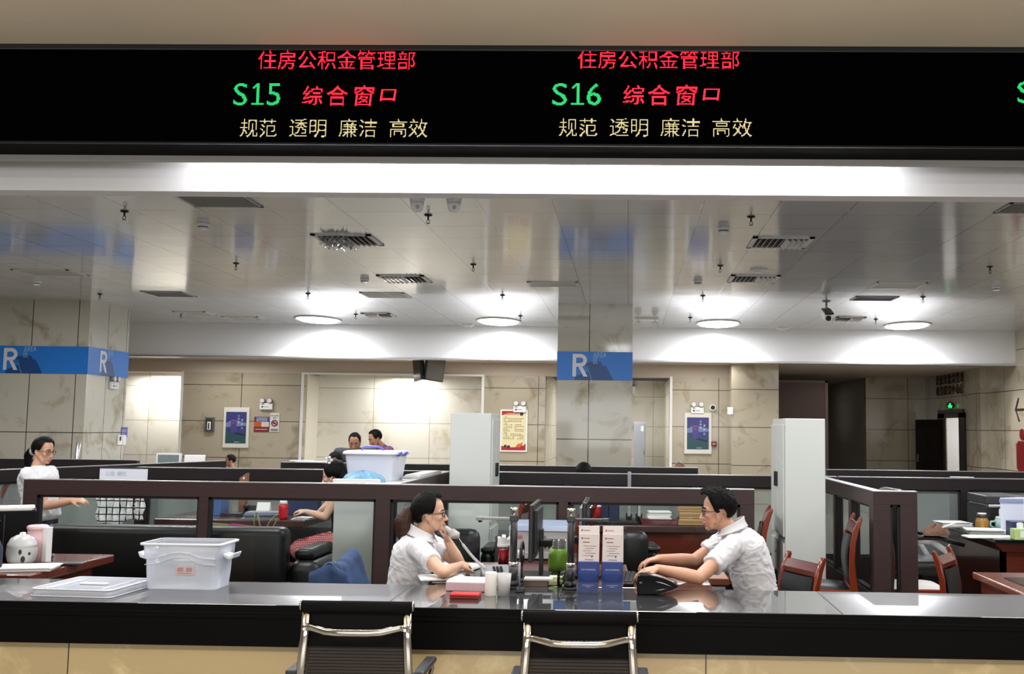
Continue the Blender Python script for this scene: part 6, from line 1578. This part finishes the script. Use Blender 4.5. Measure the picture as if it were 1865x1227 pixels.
# handset and its coiled cord
hs_ = pt(820, 967, 6.09)
t = thing('telephone_handset', 'pale grey telephone handset held to the woman\'s face, with its coiled cord', 'telephone handset', hs_)
dirv = V(-.085, .045, .055)
b = MB(); b.tube([dirv*-.35, dirv*.0, dirv*.5, dirv*1.1], [.016, .018, .013, .014], 10, flat=(1.25, .8)); b.build('grip', mat('handset_grey', (188, 186, 184), .4), t)
b = MB(); b.tube([dirv*-.55+V(-.012, 0, -.004), dirv*-.40, dirv*-.05], [.019, .023, .020], 12, flat=(1.3, .9)); b.build('mouthpiece', _M['handset_grey'], t)
ph = V(-.80, 5.94, .800)-hs_
st = dirv*-.5+V(.014, 0, -.012)
path = []
mid = st.lerp(ph, .5)+V(.0, 0, -.03)
for i in range(521):
    u = i/520; c = (st*(1-u)**2+mid*2*u*(1-u)+ph*u*u); tn = (mid-st)*(1-u)+(ph-mid)*u; tn.normalize(); n1 = tn.orthogonal().normalized(); n2 = tn.cross(n1)
    amp = .0065*min(1, max(0, (u-.10)*14)); path.append(c+n1*amp*math.cos(u*2*PI*40)+n2*amp*math.sin(u*2*PI*40))
MB().tube(path, .0021, 5).build('coiled_cord', mat('cord_white', (220, 220, 218), .45), t)

# --- the woman walking past at the left
Fq = V(1, -.05, 0)
X0 = pt(71, 900, 8.95).x
pv, nk = V(X0+.03, 8.95, .78), pt(68, 851, 8.95)
hc = pt(80, 823, 8.95)
e1, w1 = pt(84, 921, 8.80), pt(132, 912, 8.78)
arms = [(V(X0-.01, 8.78, nk.z-.055), e1, w1, V(1, .05, .06), V(0, -.3, 1), (.3, .4, .3), 1), (V(X0-.01, 9.12, nk.z-.055), pt(92, 915, 9.08), pt(136, 908, 9.02), V(1, -.1, .02), V(0, .3, 1), (.3, .4, .3), -1)]
legs = [(V(X0-.02, 8.86, .76), V(X0+.06, 8.86, .42), V(X0-.02, 8.86, .09), V(X0+.14, 8.86, .035)), (V(X0-.02, 9.04, .76), V(X0-.02, 9.04, .42), V(X0-.16, 9.04, .10), V(X0+.0, 9.04, .035))]
wal, M, L, sp = figure('person', 'woman with a ponytail in a white T-shirt and jeans walking behind the left partition', (X0, 8.95, 0), pv, nk, hc, Fq, V(1, -.25, 0), pitch=.12, arms=arms, legs=legs, skin=M_skin, vox=.0065, bow=.0, hs=.90, fem=True, k=1.03, shirt=M_white, shirt_secs=(-.10, .98), sleeve=.72, pants=M_jeans, wr=.005)
hair_cap(wal, M, M_hair, front=50, side=102, back=138, thick=.018, spike=.004, sideburn=False)
face(wal, M, M_hair, True); glasses(wal, M, mat('brown_frame', (70, 40, 32), .4))
b = MB(); limb(b, [M @ V(-.10, 0, .0), M @ V(-.15, 0, -.012), M @ V(-.185, .01, -.06), M @ V(-.185, .015, -.13), M @ V(-.165, .015, -.19)], [.022, .034, .038, .030, .010], 14); remeshed(b, 'ponytail', M_hair, wal, .008, 4)
MB().tube([M @ V(-.125, .030*math.cos(q), -.005+.030*math.sin(q)) for q in [2*PI*i/16 for i in range(16)]], .014, 8, loop=True).build('hair_tie', mat('grey_tie', (190, 190, 192), .6), wal)

# --- the woman with the flower hair clip
Fl = V(-1, 0, 0)
pv, nk = pt(626, 985, 9.35), pt(618, 893, 9.35); pv.z = .55
hc = pt(606, 868, 9.35)
arms = [(pt(612, 905, 9.18), pt(592, 941, 9.13), pt(556, 931, 9.14), V(-1, .05, .06), V(0, -.2, 1), (.4, .6, .4), -1), (pt(612, 905, 9.52), pt(582, 934, 9.46), pt(606, 915, 9.30), V(.2, -.2, 1), V(-1, 0, 0), (.4, .6, .4), 1)]
legs = [(pv+V(0, -.10, -.02), V(pv.x-.34, 9.20, .50), V(pv.x-.30, 9.22, .09), V(pv.x-.48, 9.2, .035)), (pv+V(0, .10, -.02), V(pv.x-.34, 9.45, .50), V(pv.x-.30, 9.45, .09), V(pv.x-.48, 9.45, .035))]
flo, M, L, sp = figure('person', 'woman with a white flower hair clip and red dotted skirt at a far desk', (pv.x, 9.35, 0), pv, nk, hc, Fl, Fl, pitch=.22, arms=arms, legs=legs, skin=M_skinf, vox=.0065, bow=.03, hs=.95, fem=True, k=.90, shirt=mat('black_top', (20, 20, 22), .8), sleeve=.0, wr=.003)
hair_cap(flo, M, M_hair, front=48, side=112, back=150, thick=.030, spike=.004, sideburn=False)
face(flo, M, M_hair, True)
b = MB(); limb(b, [M @ V(-.07, 0, .06), M @ V(-.11, 0, -.02), M @ V(-.115, 0, -.10), M @ V(-.10, 0, -.20)], [.06, .078, .078, .05], 16)
remeshed(b, 'long_hair', M_hair, flo, .009, 4)
fc = M @ V(-.010, .064, .160)
b = MB()
for i in range(5):
    a = 2*PI*i/5; b.ell(fc+V(.026*math.cos(a), -.008, .026*math.sin(a)), (.014, .006, .014), 10, 7)
b.ell(fc+V(0, -.012, 0), .007, 8, 6); b.build('flower_clip', M_white_pl, flo)
M_dot = tiled('red_dotted_cloth', (150, 38, 44), (150, 38, 44), .020, .014, axis='x', rough=.85, mortar=.0032, mcol=(214, 150, 148), vein=False, spec=.1, stagger=.5)
b = MB()
for G in legs: limb(b, [L(G[0]), L(G[0]).lerp(L(G[1]), .5), L(G[1])], [.125, .115, .095], 16)
b.ell(L(pv)+V(.02, 0, -.02), (.15, .18, .12), 18, 12); remeshed(b, 'skirt', M_dot, flo, .011, 5, .006, 14)
t = thing('office_chair', 'dark chair under the woman with the flower hair clip', 'chair', (pv.x+.07, 9.36, 0))
soft_block(MB(), (0, 0, .37), (.46, .46, .08), .03).build('seat', mat('maroon_seat', (92, 24, 28), .7), t); soft_block(MB(), (.24, 0, .66), (.07, .42, .44), .03).build('backrest', M_blkcloth, t)
MB().cyl((0, 0, .08), (0, 0, .34), .028, n=12).build('column', M_dark_pl, t)
for i in range(5):
    a = 2*PI*i/5; MB().tube([(0, 0, .10), (.27*math.cos(a), .27*math.sin(a), .03)], [.028, .018], 8).build('leg', M_dark_pl, t)

# --- people far behind
def hf_ok(h): return h[1] < 0
def far_person(label, px, crown, chin, Y, fwd, hfwd, shirt, pitch=.2, wide=.19, seated=True, skin=None, hair=M_hair, front=52, thick=.012, arms=True, hands=None, k=1.0, lean=.0):
    c = pt(px, (crown*.45+chin*.55), Y); top = pt(px, crown, Y).z
    hs = .92*k
    hc = Vector((c.x, Y, top-.135*hs))
    f = Vector(fwd).normalized(); s = V(0, 0, 1).cross(f).normalized()
    nk = hc - f*(.035+lean*.8) - V(0, 0, .155*hs-lean*.55)
    pvz = max(.42, nk.z-.50) if seated else nk.z-.50
    pv = Vector((nk.x, nk.y, 0)) - f*lean + V(0, 0, pvz)
    A = []
    for q in (-1, 1):
        sh = nk+s*q*wide-V(0, 0, .055); el = sh+f*.10+s*q*.04-V(0, 0, .27); wr = el+f*.22-s*q*.06+V(0, 0, .0)
        A.append((sh, el, wr, f, V(0, 0, 1), (.3, .4, .3), q))
    G = []
    for q in (-1, 1):
        h = pv+s*q*.09-V(0, 0, .02)
        if seated: kn = h+f*.40; an = V(kn.x, kn.y, .09)
        else: kn = V(h.x, h.y, pv.z*.52); an = V(h.x, h.y, .09)
        G.append((h, kn, an, an+f*.15-V(0, 0, .05)))
    P, M, L, sp = figure('person', label, (pv.x, pv.y, 0), pv, nk, hc, f, hfwd, pitch=pitch, arms=A, legs=G, skin=skin or M_skind, vox=.010, hs=hs, shirt=shirt, sleeve=.75, pants=M_trous, wr=.004, k=k, bow=.02)
    if hair: hair_cap(P, M, hair, front=front, side=98, back=134, thick=thick, spike=.005)
    if pitch < .46 and hf_ok(hfwd): face(P, M, M_hair)
    return P, M, L
far_person('man in a dark grey shirt bending down, left of two standing far back', 646, 788, 820, 13.0, (.15, -1, 0), (.12, -1, 0), mat('charcoal_cloth', (64, 66, 70), .85), pitch=.42, seated=False, lean=.13, wide=.21, front=40, thick=.006)
far_person('man in a purple checked shirt standing behind the white tub, right of the two', 683, 783, 815, 13.95, (-.75, -.65, 0), (-.8, -.6, 0), tiled('purple_check', (96, 70, 116), (96, 70, 116), .05, .05, axis='x', rough=.85, mortar=.006, mcol=(150, 90, 110), vein=False, spec=.1), pitch=.38, seated=False, lean=.09, wide=.20, front=46, thick=.010)
far_person('person with short dark hair bent low over the far counter before the standing men', 611, 823, 855, 12.4, (-.3, -1, 0), (-.3, -1, 0), mat('black_top', (20, 20, 22), .8), pitch=.5, front=48, thick=.008)
P, M, L = far_person('seated man with short black hair and dark shirt under the left framed poster', 419, 828, 849, 19.0, (-.8, -.6, 0), (-.9, -.4, 0), mat('dark_navy_cloth', (30, 32, 38), .85), pitch=.05, k=.95)
far_person('seated person showing only a black topknot beside the seated man in dark shirt', 366, 831, 853, 18.2, (.3, -1, 0), (.2, -1, 0), mat('black_top', (20, 20, 22), .8), pitch=.4, skin=M_skin, front=70, thick=.022)
far_person('seated man with a balding grey head near the right framed poster', 1238, 840, 866, 17.6, (-.1, -1, 0), (-.1, -1, 0), mat('grey_cloth', (110, 112, 116), .85), pitch=.45, hair=mat('grey_hair', (96, 92, 90), .6), front=30, thick=.003)
far_person('seated person showing only black hair before the middle column', 1063, 845, 885, 10.85, (.1, 1, 0), (.1, 1, 0), mat('black_top', (20, 20, 22), .8), pitch=.2, thick=.022, front=80, skin=M_skin)
